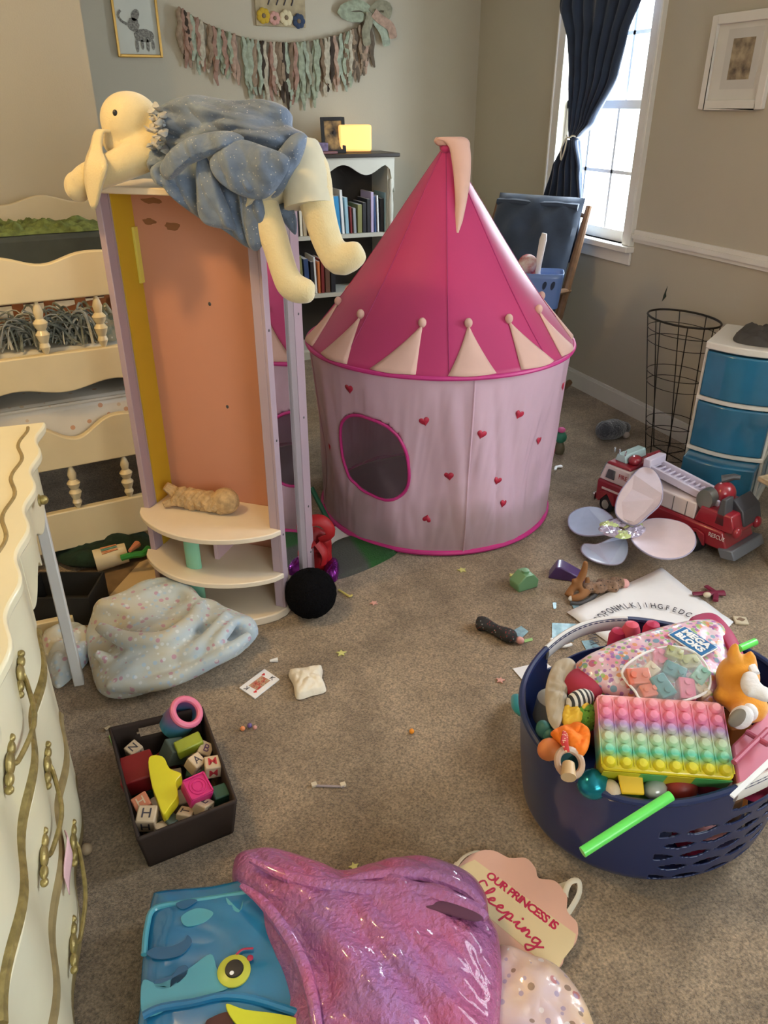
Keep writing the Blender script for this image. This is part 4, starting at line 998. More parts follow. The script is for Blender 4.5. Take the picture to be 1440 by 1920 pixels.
# plush near the wall
p = P(1145, 822)
Mgf = mat('grey_fur', (.05, .052, .065), .98, var=.4, vs=40, bump=1, bs=90, sheen=.6)
r = thing('grey_plush', 'small dark grey furry plush lying on the carpet before the wire hamper', 'plush toy', p, 10)
mb = MB().ball((0, 0, .05), (.085, .06, .052)).ball((.07, -.01, .045), (.045, .035, .035)).ball((-.05, 0, .055), (.05, .05, .05)).ball((.11, 0, .045), (.02, .012, .012))
part(mb, 'body', Mgf, r, voxel=.006)
part(MB().ball((.06, -.045, .02), (.02, .014, .018)), 'paw', mat('pale_paw', (.5, .42, .38), .8), r)
# toys behind the tent
p = P(1048, 850)
r = thing('green_toy_figure', 'green and pink toy figure on the carpet right behind the tent', 'toy', p)
part(MB().lathe([(.02, 0), (.026, .02), (.022, .045), (.014, .06)], 14), 'body', mat('olive_body', (.14, .12, .07), .6), r)
part(MB().ball((0, 0, .085), (.03, .028, .03)), 'hood', mat('teal_green', (.03, .20, .12), .6), r)
part(MB().ball((.0, 0, .122), (.02, .018, .014)), 'hair', mat('toy_pink', (.65, .10, .28), .6), r)
p = P(1046, 880)
solo(MB(T(*p) @ RZ(30)).tube([(-.03, 0, .008), (0, .01, .01), (.025, -.005, .008)], [.006, .008, .012], 8, flat=.6), 'ribbon_scrap', M_white, 'curled white scrap on the carpet beside the tent', 'ribbon')

# ---------------- fire truck ----------------
FO = W(.885, 2.89); FE = W(1.26, 2.42); ang = math.degrees(math.atan2((FE-FO).y, (FE-FO).x))
ft = thing('fire_truck', 'large red and white toy ladder fire truck with bulky rear turret', 'toy truck', FO, ang)
ft.scale = (.93, 1.08, 1.15)
Mfr = mat('truck_red', (.30, .015, .028), .28, coat=.5); Mfw = mat('truck_white', (.72, .60, .58), .35, coat=.2)
Mch = mat('chrome', (.7, .72, .75), .15, 1.0)
# local x from cab (0) to rear (.64); local y: -: towards the camera?
s_ = -1 if (wm(ft).to_3x3() @ Vector((0, -1, 0))).dot(W(0, -1)) > 0 else 1
def fb(x0, x1, y0, y1, z0, z1): return MB().box(x0, x1, min(y0*s_, y1*s_), max(y0*s_, y1*s_), z0, z1)
def sidep(o, y0, y1):                         # side profile (x, z) swept in y
    n = len(o); vs = [(x, y0*s_, z) for x, z in o]+[(x, y1*s_, z) for x, z in o]
    return MB().add(vs, [tuple(range(n)), tuple(range(n, 2*n))]+[(i, (i+1) % n, n+(i+1) % n, n+i) for i in range(n)])
# y: 0 = near side, -.20 = far side  (y0*s_ with s_=-1 means +y is far)
far = Vector((0, 1, 0)) if s_ == -1 else Vector((0, -1, 0)); fy = far.y
def pr(o, y0, y1, name, m, par, bevel=.004):
    n = len(o); vs = [(x, y0*fy, z) for x, z in o]+[(x, y1*fy, z) for x, z in o]
    return part(MB().add(vs, [tuple(range(n)), tuple(range(n, 2*n))]+[(i, (i+1) % n, n+(i+1) % n, n+i) for i in range(n)]), name, m, par, bevel=bevel)
pr([(0, .035), (0, .12), (.17, .12), (.17, .035)], 0, .19, 'cab_lower', Mfr, ft, .008)
pr([(.004, .12), (.03, .185), (.155, .185), (.165, .12)], .004, .186, 'cab_upper', Mfw, ft, .006)
pr([(.028, .185), (.04, .197), (.15, .197), (.155, .185)], .006, .184, 'cab_roof', Mfr, ft, .004)
pr([(.040, .135), (.050, .17), (.085, .17), (.085, .135)], -.001, .003, 'side_window', M_dgrey, ft, .001)
pr([(.002, .128), (.024, .18), (.018, .182), (-.003, .13)], .02, .17, 'windshield', mat('windshield_grey', (.25, .36, .38), .1, coat=1), ft, .001)
pr([(-.012, .03), (-.012, .06), (.0, .06), (.0, .03)], -.004, .194, 'front_bumper', Mch, ft)
for y in (.03, .16): part(MB().ball((-.004, y*fy, .085), (.006, .016, .014)), 'headlight', Mch, ft)
pr([(.05, .197), (.06, .226), (.10, .226), (.11, .197)], .03, .16, 'light_bar', mat('clear_light_bar', (.45, .62, .62), .1, coat=1), ft)
for x in (.045, .07, .1): part(MB(T(x, .03*fy, .226)).lathe([(.003, 0), (.003, .012), (.005, .016), (.0001, .02)], 8), 'antenna_pin', Mch, ft)
part(MB().ball((.13, .06*fy, .21), (.028, .03, .018)), 'siren', Mfr, ft)
part(MB().tube([(.15, .12*fy, .21), (.19, .13*fy, .232)], .016, 10), 'siren_horn', Mfr, ft)
pr([(.172, .04), (.172, .105), (.60, .105), (.64, .04)], .005, .185, 'chassis_body', Mfr, ft, .008)
pr([(.172, .105), (.172, .125), (.20, .125), (.20, .105)], .005, .185, 'step', M_dgrey, ft)
pr([(.19, .106), (.19, .165), (.47, .165), (.47, .106)], .012, .178, 'body_panel', Mfw, ft, .005)
for x in (.25, .31, .37, .43): pr([(x-.001, .11), (x-.001, .16), (x+.001, .16), (x+.001, .11)], .0105, .0125, 'panel_seam', M_dgrey, ft, 0)
pr([(.47, .106), (.49, .165), (.62, .165), (.65, .105)], .01, .18, 'rear_deck', Mfr, ft, .006)
for x in (.065, .50):
    for y in (-.004, .155):
        wl = part(MB(T(x, (y+.0)*fy, .036) @ RX(90 if fy < 0 else -90)).lathe([(.02, .0), (.034, .002), (.036, .01), (.036, .032), (.034, .038), (.02, .04)], 26), 'wheel', M_black, ft)
        part(MB(T(x, (y-.001)*fy, .036) @ RX(90 if fy < 0 else -90)).lathe([(.0001, -.003), (.018, -.003), (.02, .003)], 16), 'hub_cap', Mch, wl)
        pr([(x-.045, .04), (x-.035, .078), (x, .088), (x+.035, .078), (x+.045, .04), (x+.037, .04), (x, .078), (x-.037, .04)], y-.003 if y < 0 else y+.03, y+.004 if y < 0 else y+.042, 'fender', Mfr, ft, .001)
# ladder
ld = bpy.data.objects.new('ladder', None); C.objects.link(ld); ld.parent = ft; ld.location = (.20, .05*fy, .205); ld.rotation_euler = (0, R(6), 0)
Mld = mat('ladder_lilac_white', (.66, .60, .72), .35)
for y in (0, .075): part(MB().box(0, .34, y*fy-.006, y*fy+.006, -.012, .014), 'ladder_rail', Mld, ld, bevel=.002)
for k in range(14): part(MB().tube([(.012+.024*k, 0, 0), (.012+.024*k, .075*fy, 0)], .004, 6), 'rung', Mld, ld)
part(MB().box(0, .34, min(.0, .075*fy), max(0, .075*fy), -.014, -.010), 'ladder_bed', Mld, ld)
part(MB(T(.0, .035*fy, .015) @ RY(-10)).box(-.015, .02, -.05, .05, -.01, .02), 'ladder_tip', Mld, ld, bevel=.004)
part(MB().ball((.52, .10*fy, .19), (.045, .045, .042), nu=24, nv=16), 'turret_dome', Mfr, ft)
part(MB(T(.495, .035*fy, .185) @ RX(90)).lathe([(.0001, -.02), (.034, -.02), (.036, .0), (.034, .02), (.0001, .022)], 24), 'turret_gear', mat('chrome_dark', (.22, .22, .2), .3, .7), ft)
part(MB().tube([(.50, .1*fy, .235), (.535, .12*fy, .25), (.555, .13*fy, .25)], [.016, .011, .008], 10), 'water_nozzle', M_dgrey, ft)
pr([(.555, .12), (.565, .21), (.585, .215), (.60, .12)], .01, .06, 'rear_tower', M_dgrey, ft)
pr([(.575, .12), (.58, .20), (.63, .17), (.65, .12)], .065, .18, 'rear_seat', mat('truck_dark', (.05, .05, .06), .4), ft)
part(MB().ball((.578, .03*fy, .165), (.008, .012, .016)), 'orange_light', mat('orange_lens', (.8, .25, .05), .3), ft)
pr([(.62, .02), (.60, .05), (.66, .06), (.68, .03)], -.005, .195, 'rear_bumper', mat('truck_bumper', (.16, .17, .2), .4), ft)
for y in (.02, .15): part(MB().ball((.65, y*fy, .115), (.016, .02, .02)), 'tail_lamp', Mfr, ft)
fM = wm(ft)
def sideM(x, z, off=-.0012): return fM @ Matrix(((1, 0, 0, x), (0, 0, -fy, off*fy), (0, 1, 0, z), (0, 0, 0, 1))) if fy > 0 else fM @ Matrix(((-1, 0, 0, x), (0, 0, 1, -off), (0, 1, 0, z), (0, 0, 0, 1)))
text('FIRE', .024, sideM(.125, .155, -.001+.004), M_red, ft)
pr([(.03, .088), (.03, .096), (.165, .096), (.165, .088)], -.0012, .001, 'side_stripe', Mfw, ft, 0)
text('RESCUE', .02, sideM(.585, .085, -.001), Mfw, ft)

# ---------------- fairy wings leaning on the truck ----------------
fw = thing('fairy_wings', 'four lobed iridescent fairy wings leaning against the toy fire truck', 'costume wings', P(1150, 1010), 0)
Mwp = specks(mat('wing_pink', (.72, .56, .55), .35, var=.08, vs=12, irid=420, coat=.4), [(.80, .62, .62)], 120, .2, .4)
Mwb = mat('wing_blue', (.52, .62, .86), .3, var=.12, vs=10, irid=340, coat=.5)
Medge = mat('wing_edge', (.35, .32, .45), .5)
ctr = P(1165, 997, .10)
lobes = [([(1180, 985), (1155, 965), (1160, 930), (1185, 895), (1205, 878), (1228, 886), (1241, 915), (1238, 945), (1215, 968), (1195, 985)], (.11, .24), Mwp),
         ([(1148, 1000), (1150, 975), (1125, 955), (1095, 953), (1070, 965), (1066, 985), (1078, 1000), (1100, 1006), (1130, 1004)], (.10, .03), Mwb),
         ([(1150, 1010), (1120, 1022), (1095, 1022), (1091, 1036), (1110, 1052), (1140, 1060), (1165, 1056), (1176, 1035), (1172, 1012)], (.09, .015), Mwb),
         ([(1185, 995), (1215, 976), (1250, 975), (1285, 985), (1302, 1005), (1300, 1030), (1275, 1047), (1235, 1048), (1205, 1035), (1185, 1015)], (.10, .13), Mwp)]
for px_, (z0, z1), m in lobes:
    c0 = px_[0]; far_ = max(math.hypot(a-1165, b-997) for a, b in px_)
    pts = [P(a, b, z0+(z1-z0)*min(1, math.hypot(a-1165, b-997)/far_)) for a, b in px_]
    pts = crom(pts, 48); lobe = wpart(MB().slab(pts, .006, Vector((.0, -.2, .6)).normalized()), 'wing_lobe', m, fw, smooth=0, bevel=.001)
    wpart(MB().tube([p+Vector((0, 0, .003)) for p in pts], .003, 6, closed=True), 'wing_edge', Medge, lobe)
Mirid = mat('iridescent_film', (.62, .55, .72), .12, irid=500, coat=1, var=.3, vs=40, metal=.3)
for k in range(9):
    a = k*.7; q = ctr+Vector((.05*math.cos(a), .045*math.sin(a), .014)); mb = MB().puff([q+Vector((.042*math.cos(t_), .032*math.sin(t_), 0)) for t_ in [j*1.047 for j in range(6)]], Vector((math.cos(a)*.4, -.5, .8)), .014, .002, fold=.012, ff=50, n=30, rings=6)
    wpart(mb, 'film_petal', Mirid if k % 3 else mat('film_yellow', (.62, .72, .3), .15, irid=560, coat=1), fw)

# ---------------- things on the carpet, right ----------------
def M3(p, rz=0, z=0): return T(p[0], p[1], p[2]+z) @ RZ(rz)
p = P(982, 1100)
r = thing('toy_block', 'pale green translucent house shaped toy block', 'toy block', p, 5)
o = [(-.04, 0), (-.045, .03), (-.012, .062), (.02, .06), (.045, .03), (.042, 0)]
part(MB(T(0, .03, 0) @ RX(90)).prism(o, .055), 'block', mat('sage_plastic', (.16, .34, .17), .35, coat=.3), r, bevel=.004)
part(MB(T(0, 0, .062)).lathe([(.014, 0), (.014, .008), (.0001, .009)], 14), 'stud', mat('sage_plastic', (0, 0, 0)), r)
p = P(1057, 1082)
r = thing('toy_block', 'dark purple wedge shaped toy block', 'toy block', p, -38)
part(MB(T(0, .035, 0) @ RX(90)).prism([(-.055, 0), (-.03, .05), (-.012, .052), (.075, .012), (.07, 0)], .06), 'block', mat('purple_plastic', (.07, .03, .14), .35, coat=.3), r, bevel=.004)
# brown reindeer like slipper toy
r = thing('antler_toy', 'brown antler shaped toy with a leopard print tail on the carpet', 'toy', P(1085, 1118), 10)
Mant = mat('antler_brown', (.28, .12, .04), .85, bump=.2)
mb = MB().tube(crom([(-.045, -.01, .012), (-.03, -.02, .015), (.0, -.02, .018), (.04, -.005, .016), (.07, .01, .014)], 16, False), .014, 10)
mb.tube(crom([(-.045, .01, .01), (-.02, .015, .03), (0, .01, .05), (.02, .01, .09), (.022, .01, .13)], 14, False), [.014]*10+[.012, .011, .01, .007], 10)
mb.tube(crom([(.0, -.015, .02), (.0, .01, .05), (-.02, .02, .06)], 8, False), .010, 8)
mb.tube(crom([(.03, -.0, .016), (.045, .01, .04), (.05, .02, .05)], 8, False), .010, 8)
part(mb, 'antlers', Mant, r, voxel=.004)
part(MB().tube(crom([(-.06, -.02, .005), (-.03, -.04, .004), (.03, -.035, .004), (.07, -.02, .004)], 16, False), .008, 8), 'dark_base', M_dgrey, r)
part(MB().ball((-.04, -.01, .012), (.018, .012, .01)), 'white_tip', M_white, r)
r = thing('plush_figure', 'leopard spotted plush figure with pink tip behind the paper', 'toy', P(1128, 1108), -8)
mb = MB()
for k in range(9): mb.ball((-.06+.016*k, .012*math.sin(k*1.9), .02), (.02, .026, .021), nu=12, nv=8)
part(mb, 'body', specks(mat('leopard_fur', (.33, .20, .13), .95, var=.5, vs=40, bump=.6, bs=90), [(.03, .02, .02)], 80, .22), r, voxel=.004)
part(MB().ball((.085, 0, .018), (.018, .018, .016)), 'pink_tip', mat('soft_pink', (.75, .38, .36), .8), r)
# large worksheet with a ring of letters
pc = [P(1240, 1066, .002), P(1375, 1168, .002), P(1262, 1290, .002), P(1062, 1150, .002)]
pr_ = thing('paper_sheet', 'large white worksheet with a ring of alphabet letters behind the laundry basket', 'paper', P(1220, 1160), 0)
def sheet(pc, n=14, am=.006, seed=0):
    mb = MB(); mb.grid(lambda u, v: (pc[0].lerp(pc[1], u)).lerp(pc[3].lerp(pc[2], u), v)+Vector((0, 0, max(0, am*(.3+NZ((u*3, v*3, seed))))+(.0 if .1 < u < .9 else .003))), n, n); return mb
wpart(sheet(pc, am=.004), 'sheet', M_paper, pr_, solid=.0006)
cc = P(1238, 1205, .0075); rad = .205
for k, ch in enumerate('ABCDEFGHIJKLMNOPQRSTUVWXYZ'):
    a = R(12+160*k/25)
    m = T(cc.x, cc.y, .0085) @ RZ(math.degrees(a)+90-0) @ T(0, -rad, 0)
    m = T(cc.x+rad*math.cos(a), cc.y+rad*math.sin(a), .0085) @ RZ(math.degrees(a)-90)
    text(ch, .042, m @ Matrix.Diagonal((.62, 1, 1, 1)), M_letter, pr_, 'printed_letter', ext=.0003)
mb = MB(T(cc.x, cc.y, .0082))
for k in range(24):
    a = random.uniform(.2, 2.9); q = random.uniform(.02, .10); mb.tube([(q*math.cos(a), q*math.sin(a), 0), (q*math.cos(a)+.008, q*math.sin(a)+.006*math.sin(k*3), 0)], .0012, 4, flat=.3)
wpart(mb, 'scribbles', M_letter, pr_)
def flat(name, px, m, label, cat, z=.002, h=.0008, am=.0, group=None, **k):
    pts = [P(a, b, z) for a, b in px]; return solo(MB().slab(pts, h), name, m, label, cat, group, smooth=0, **k)
flat('paper_sheet', [(961, 1254), (1020, 1240), (1085, 1290), (1060, 1330), (1010, 1310)], M_paper, 'white paper sheet partly under the left side of the laundry basket', 'paper')
Mholo = mat('holographic_film', (.22, .34, .42), .4, irid=450, coat=.1, var=.3, vs=60)
flat('holographic_card', [(1035, 1168), (1082, 1170), (1075, 1203), (1035, 1202)], Mholo, 'pale blue holographic card left of the basket handle', 'card')
flat('holographic_card', [(1090, 1202), (1110, 1200), (1128, 1216), (1100, 1220)], Mholo, 'small pale blue card seen through the basket handle opening', 'card')
flat('holographic_sticker', [(961, 1183), (977, 1174), (991, 1184), (976, 1199)], Mholo, 'small square holographic sticker beside the dark printed slipper', 'sticker')
flat('foil_scrap', [(1072, 1134), (1084, 1130), (1088, 1141), (1078, 1146)], Mholo, 'bright foil scrap below the brown antler toy', 'scrap')
flat('foil_scrap', [(1036, 1130), (1043, 1130), (1043, 1141), (1038, 1142)], Mholo, 'tiny foil speck left of the antler toy', 'scrap')
flat('green_scrap', [(980, 1200), (998, 1196), (999, 1201), (984, 1205)], mat('lime_scrap', (.3, .5, .16), .6), 'thin green scrap under the holographic sticker', 'scrap')
flat('paper_piece', [(1426, 1240), (1440, 1235), (1470, 1275), (1450, 1290)], mat('cream_paper', (.62, .55, .42), .7), 'cream paper piece at the right edge beside the fox plush', 'paper')
solo(MB().tube(crom([P(1034, 1198, .008), P(1042, 1208, .009), P(1058, 1212, .01), P(1072, 1208, .012)], 12, False), .006, 8, flat=.7), 'plastic_hook', M_white, 'small curved white plastic piece beside the holographic card', 'toy part')
# tile shaped cookie pendant
r = thing('picture_tile', 'cream square game tile with a dark motif right of the worksheet', 'game tile', P(1388, 1166), -30)
part(MB().box(-.022, .022, -.02, .02, 0, .010), 'tile', mat('tile_cream', (.58, .50, .36), .5), r, bevel=.004)
mb = MB(T(0, 0, .0102)); blob2(mb, (0, 0), .012, .008, jag=.3); part(mb, 'motif', mat('tile_motif', (.2, .13, .08), .7), r)
r = thing('cross_shaped_toy', 'dark magenta cross shaped toy behind the top right corner of the worksheet', 'toy', P(1330, 1118), -20)
part(MB().tube([(-.06, 0, .012), (.05, 0, .012)], [.008, .014], 10, flat=.6).tube([(0, -.045, .012), (.02, 0, .014), (.005, .045, .012)], .010, 8, flat=.5), 'body', mat('maroon_plastic', (.17, .01, .04), .45), r)
part(MB().ball((-.02, -.02, .02), (.014, .01, .01)), 'white_face', mat('tile_cream', (0, 0, 0)), r)
solo(MB().tube([P(1362, 1208, .006), P(1392, 1215, .006)], .004, 8), 'plastic_stick', mat('tile_cream', (0, 0, 0)), 'thin cream stick lying on the carpet right of the magenta bag edge', 'stick')
# dark printed slipper
r = thing('printed_slipper', 'small dark floral printed slipper with a pink tip on the carpet', 'slipper', P(932, 1192), -55)
mb = MB().tube(crom([(-.075, 0, .018), (-.05, .006, .022), (0, 0, .02), (.04, -.006, .022), (.065, 0, .018)], 18, False), [.016, .024, .028, .029, .028, .025, .022, .021, .021, .022, .024, .026, .027, .027, .026, .024, .02, .012], 14, flat=.75)
part(mb, 'slipper_body', specks(mat('dark_print_cloth', (.03, .03, .032), .85, var=.4, vs=40), [(.25, .24, .24), (.25, .03, .03)], 90, .2), r)
part(MB().ball((.078, 0, .014), (.014, .012, .012)), 'pink_tip', mat('soft_pink', (0, 0, 0)), r)

# ---------------- small things in the middle of the carpet ----------------
pc = [P(449, 1292), P(496, 1257), P(524, 1276), P(478, 1312)]
r = thing('playing_card', 'red court playing card lying face up on the carpet', 'playing card', sum(pc, Vector())/4)
wpart(MB().slab([q+Vector((0, 0, .002)) for q in pc], .004), 'card_stock', M_paper, r, smooth=0)
cM = frame(sum(pc, Vector())/4+Vector((0, 0, .0064)), pc[1]-pc[0], Vector((0, 0, 1)).cross(pc[1]-pc[0]))
L1 = (pc[1]-pc[0]).length; L2 = (pc[2]-pc[1]).length
mb = MB(cM).box(-L1*.26, L1*.26, -L2*.26, L2*.26, 0, .0004)
wpart(mb, 'court_figure', specks(mat('court_print', (.5, .35, .22), .6, col2=(.45, .03, .03), vs=90), [(.02, .02, .02)], 200, .25), r, smooth=0)
for s in (-1, 1):
    o = [(x*.006+s*L1*.33, y*.006+s*L2*.25) for x, y in heart()]
    wpart(MB(cM).prism(o, .0006), 'heart_pip', mat('card_red', (.6, .02, .03), .5), r, smooth=0)
    text('K', .022, cM @ T(s*L1*.36, -s*L2*.22, 0) @ RZ(-90 if s > 0 else 90), M_letter, r, 'corner_letter', ext=.0003)
solo(MB().puff([P(542, 1263, .004), P(575, 1258, .004), P(603, 1254, .004), P(604, 1275, .004), P(611, 1296, .004), P(585, 1305, .004), P(557, 1311, .004), P(550, 1285, .004)], (0, 0, 1), .030, .003, pw=3, fold=.006, ff=30), 'fabric_packet', mat('ivory_cloth', (.78, .72, .60), .8, bump=.2, bs=60), 'small square ivory cushion packet on the carpet', 'cushion', smooth=60)
def speck(name, px, z, r_, m, label, cat): return solo(MB().ball(P(*px, z), r_, nu=12, nv=8), name, m, label, cat, 'beads on the carpet' if cat == 'bead' else None)
speck('bead', (455, 1366), .007, .007, mat('bead_orange', (.75, .26, .10), .4), 'orange bead left of the purple bead on the carpet', 'bead')
speck('bead', (468, 1360), .007, .007, mat('bead_purple', (.14, .09, .26), .4), 'purple bead between an orange and a pink bead', 'bead')
speck('bead', (478, 1364), .007, .006, mat('bead_pink', (.62, .30, .26), .5), 'pale pink bead right of the purple bead', 'bead')
speck('bead', (772, 1371), .008, (.007, .007, .008), mat('bead_bright', (.85, .30, .02), .4), 'bright orange bead alone in the middle of the carpet', 'bead')
def star(name, px, s, m, label, z=.004, n=5, rot=0):
    c = P(*px); o = [(s*(1 if k % 2 == 0 else .45)*math.cos(rot+k*math.pi/n), s*(1 if k % 2 == 0 else .45)*math.sin(rot+k*math.pi/n)) for k in range(2*n)]
    return solo(MB(T(c.x, c.y, .001)).prism(o, z), name, m, label, 'star', 'star confetti on the carpet', bevel=.0006)
Mys = mat('pale_yellow_star', (.62, .60, .22), .5); Mps = mat('pale_pink_star', (.72, .38, .32), .5)
star('star_confetti', (640, 1226), .017, Mys, 'pale yellow star on the carpet right of the wardrobe blanket')
star('star_confetti', (701, 1132), .015, Mps, 'pale pink star on the carpet right of the black ball', rot=.4)
star('star_confetti', (938, 1277), .015, Mps, 'pale pink star left of the basket', rot=.9)
star('star_confetti', (866, 1070), .018, Mys, 'pale yellow star under the tent front edge', rot=.2)
star('star_confetti', (961, 1080), .015, Mys, 'pale yellow star left of the green toy block', rot=.7)
star('star_confetti', (664, 1627), .013, Mys, 'pale yellow star touching the shiny purple bag', rot=.3)
solo(MB().tube([P(506, 1239, .006), P(521, 1237, .007)], [.004, .008], 10), 'pen_cap', M_white, 'tiny white cap on the carpet above the ivory packet', 'cap')
r = thing('hair_clip', 'thin grey lilac stick with two cream square ends on the carpet', 'stick', P(617, 1473))
wpart(MB().tube([P(590, 1473, .004), P(645, 1475, .004)], .003, 8), 'stick', mat('grey_lilac_stick', (.33, .28, .30), .6), r)
for x in (589, 643): q = P(x, 1474); wpart(MB(T(q.x, q.y, .001)).box(-.007, .007, -.006, .006, 0, .008), 'square_end', mat('cream_end', (.62, .54, .42), .5), r, bevel=.001)
solo(MB().tube(crom([P(635, 1106, .004), P(645, 1112, .006), P(655, 1118, .008), P(660, 1116, .006)], 10, False), .004, 6), 'hair_tie', mat('yellow_tie', (.62, .52, .14), .6), 'small yellow hair tie on the carpet right of the black ball', 'hair tie')

# ---------------- beside the wardrobe / tent: mat, bag, black ball ----------------
Mgm = bands(mat('door_mat_grass', (.03, .12, .03), .95, bump=.8, bs=200), [(0, (.075, .078, .065)), (.45, (.085, .088, .075)), (.55, (.02, .11, .02)), (1, (.015, .06, .015))], 'X', -.12, .13, const=False)
pm = [P(612, 1045, .001), P(628, 1018, .001), P(680, 1006, .001), P(745, 1030, .001), P(710, 1058, .001), P(636, 1086, .001), P(615, 1075, .001)]
solo(MB().puff(pm, (0, 0, 1), .016, .0005, pw=5, smooth=True), 'play_mat', Mgm, 'flat grey and green folded mat at the foot of the tent', 'mat', smooth=60)
solo(MB().slab([P(612, 990, .012), P(650, 985, .006), P(662, 1003, .002), P(640, 1022, .006), P(612, 1022, .008)], .002), 'paper_sheet', M_paper, 'crumpled white paper between the red bag and the tent', 'paper', smooth=0)
solo(MB().tube([P(584, 915, .16), P(625, 995, .02)], [.010, .010], 10), 'green_stick', mat('dark_green_plastic', (.015, .10, .05), .4), 'dark green stick leaning between the mirror and the tent', 'stick')
rb = thing('red_bag', 'red satin gift bag with bow handle standing behind the black ball', 'bag', P(598, 1062))
Mrb = mat('red_satin', (.42, .004, .008), .55, var=.3, vs=9, bump=.3, bs=20)
b0 = P(594, 1072, .0)
fwd = Vector((0, -1, 0)); cR = W(1, 0)-W(0, 0); cF = W(0, 1)-W(0, 0)
def CL(x, f, z): return b0+cR*x+cF*f+Vector((0, 0, z))
mb = MB().puff([CL(-.055, .02, .0), CL(.045, .02, .0), CL(.055, .02, .07), CL(.05, .02, .14), CL(0, .02, .175), CL(-.045, .02, .155), CL(-.06, .02, .07)], -cF, .03, .03, fold=.012, ff=16, n=70)
wpart(mb, 'bag_body', Mrb, rb, smooth=60)
for pts in ([CL(-.02, -.01, .13), CL(-.035, -.02, .17), CL(-.02, -.02, .215), CL(.02, -.02, .225), CL(.05, -.02, .20), CL(.055, -.02, .165), CL(.02, -.02, .145)], [CL(.0, -.03, .145), CL(-.03, -.04, .12), CL(-.055, -.04, .085), CL(-.05, -.035, .07)], [CL(.01, -.03, .14), CL(.035, -.04, .10), CL(.03, -.04, .06)]):
    c_ = crom(pts, 18, False); wpart(MB().tube(c_, .022, 8, flat=.45), 'ribbon_loop', Mrb, rb, smooth=60)
solo(MB().puff([P(612, 1058, .004), P(628, 1052, .004), P(636, 1068, .004), P(632, 1088, .004), P(618, 1092, .004), P(608, 1078, .004)], (0, -.3, 1), .05, .003, fold=.004, ff=60), 'pleated_purse', mat('metallic_purple', (.30, .03, .36), .25, .7, var=.6, vs=50), 'metallic purple pleated purse between the red bag and the black ball', 'purse', smooth=60)
bb = P(585, 1152)
mb = MB(T(bb.x, bb.y, .085)); n_ = 48
mb.grid(lambda u, v: tuple(Vector((math.sin(math.pi*v)*math.cos(u*6.283), math.sin(math.pi*v)*math.sin(u*6.283), -math.cos(math.pi*v)))*(.084+.003*NZ((math.cos(u*6.283)*6, math.sin(u*6.283)*6, v*18)))), n_, 30, cu=True)
solo(mb, 'fuzzy_ball', mat('black_fuzz', (.006, .006, .007), 1, bump=1, bs=200, spec=.05), 'black fuzzy ball on the carpet at the right foot of the wardrobe', 'ball')

# ---------------- under the desk / left ----------------
bn = thing('fabric_bin', 'black fabric storage bin under the desk', 'storage bin', P(176, 1172), -22)
Mbk = mat('black_fabric', (.010, .009, .008), .9)
part(MB().box(-.22, .0, .0, .16, 0, .012), 'bin_base', Mbk, bn)
for a in ((-.22, 0, 0, .006), (-.22, 0, .154, .16), (-.22, -.214, .006, .154), (-.006, .0, .006, .154)): part(MB().box(*a, .012, .105), 'bin_side', Mbk, bn)
pp = [P(205, 1118, .003), P(262, 1055, .003), P(302, 1040, .003), P(300, 1100, .003), P(262, 1130, .003)]
solo(MB().slab(pp, .002), 'cardboard_sheet', mat('tan_card', (.60, .45, .26), .8), 'tan card sheet on the floor left of the wardrobe foot', 'card', smooth=0)
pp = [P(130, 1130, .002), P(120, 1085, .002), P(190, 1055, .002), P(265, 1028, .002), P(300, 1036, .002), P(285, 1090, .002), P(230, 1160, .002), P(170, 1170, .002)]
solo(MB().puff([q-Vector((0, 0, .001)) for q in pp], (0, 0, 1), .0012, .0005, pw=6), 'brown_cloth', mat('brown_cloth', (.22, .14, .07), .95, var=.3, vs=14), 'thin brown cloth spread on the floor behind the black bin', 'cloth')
cu_ = thing('printed_cup', 'cream paper cup lying on its side with an orange and green arrow print', 'cup', P(204, 1062), 0)
ca, cb = P(178, 1052, .045), P(222, 1040, .050); ax = (cb-ca).normalized()
cm = frame(ca, ax, Vector((0, 0, 1))); cm = cm @ RY(90)
mb = MB(cm); Lc = (cb-ca).length+.03
mb.lathe([(.040, 0), (.041, .002), (.036, Lc), (.034, Lc), (.038, .004)], 30)
mb.lathe([(.0001, Lc*.95), (.035, Lc*.95)], 30)
wpart(mb, 'cup_body', mat('cup_cream', (.66, .56, .36), .5), cu_)
mb = MB(cm)
for k in range(7):
    a = math.pi*(.5)+(k-3)*.16+.2
    for s in (-1, 1):
        pts = [(.0405*math.cos(a+s*.1*(1-j/5))*1.01, .0405*math.sin(a+s*.1*(1-j/5))*1.01, Lc*(.25+.5*j/5)) for j in range(6)]
        if k in (1, 3, 5): mb.m = (k//2) % 2; mb.tube(pts, .0025, 5)
wpart(mb, 'arrow_print', [mat('print_orange', (.6, .22, .08), .6), mat('print_green', (.10, .25, .18), .6)], cu_)
Mdg = mat('dark_green_cloth', (.008, .028, .014), .95, var=.5, vs=20, bump=.4)
solo(MB().puff([P(150, 1012, .03), P(200, 1000, .03), P(255, 1004, .03), P(282, 1008, .03), P(280, 1034, .03), P(235, 1048, .03), P(190, 1060, .03), P(120, 1058, .03), P(100, 1030, .03)], (0, 0, 1), .05, .029, fold=.02, ff=16), 'dark_cloth_heap', Mdg, 'dark green black heap of cloth behind the printed cup under the bed', 'cloth', smooth=60)
solo(MB().tube(crom([P(228, 1046, .075), P(250, 1040, .085), P(268, 1038, .085), P(278, 1028, .085)], 12, False), .012, 8), 'green_toy_snake', mat('bright_green', (.02, .22, .03), .6), 'bright green tube toy lying on the dark cloth heap', 'toy')
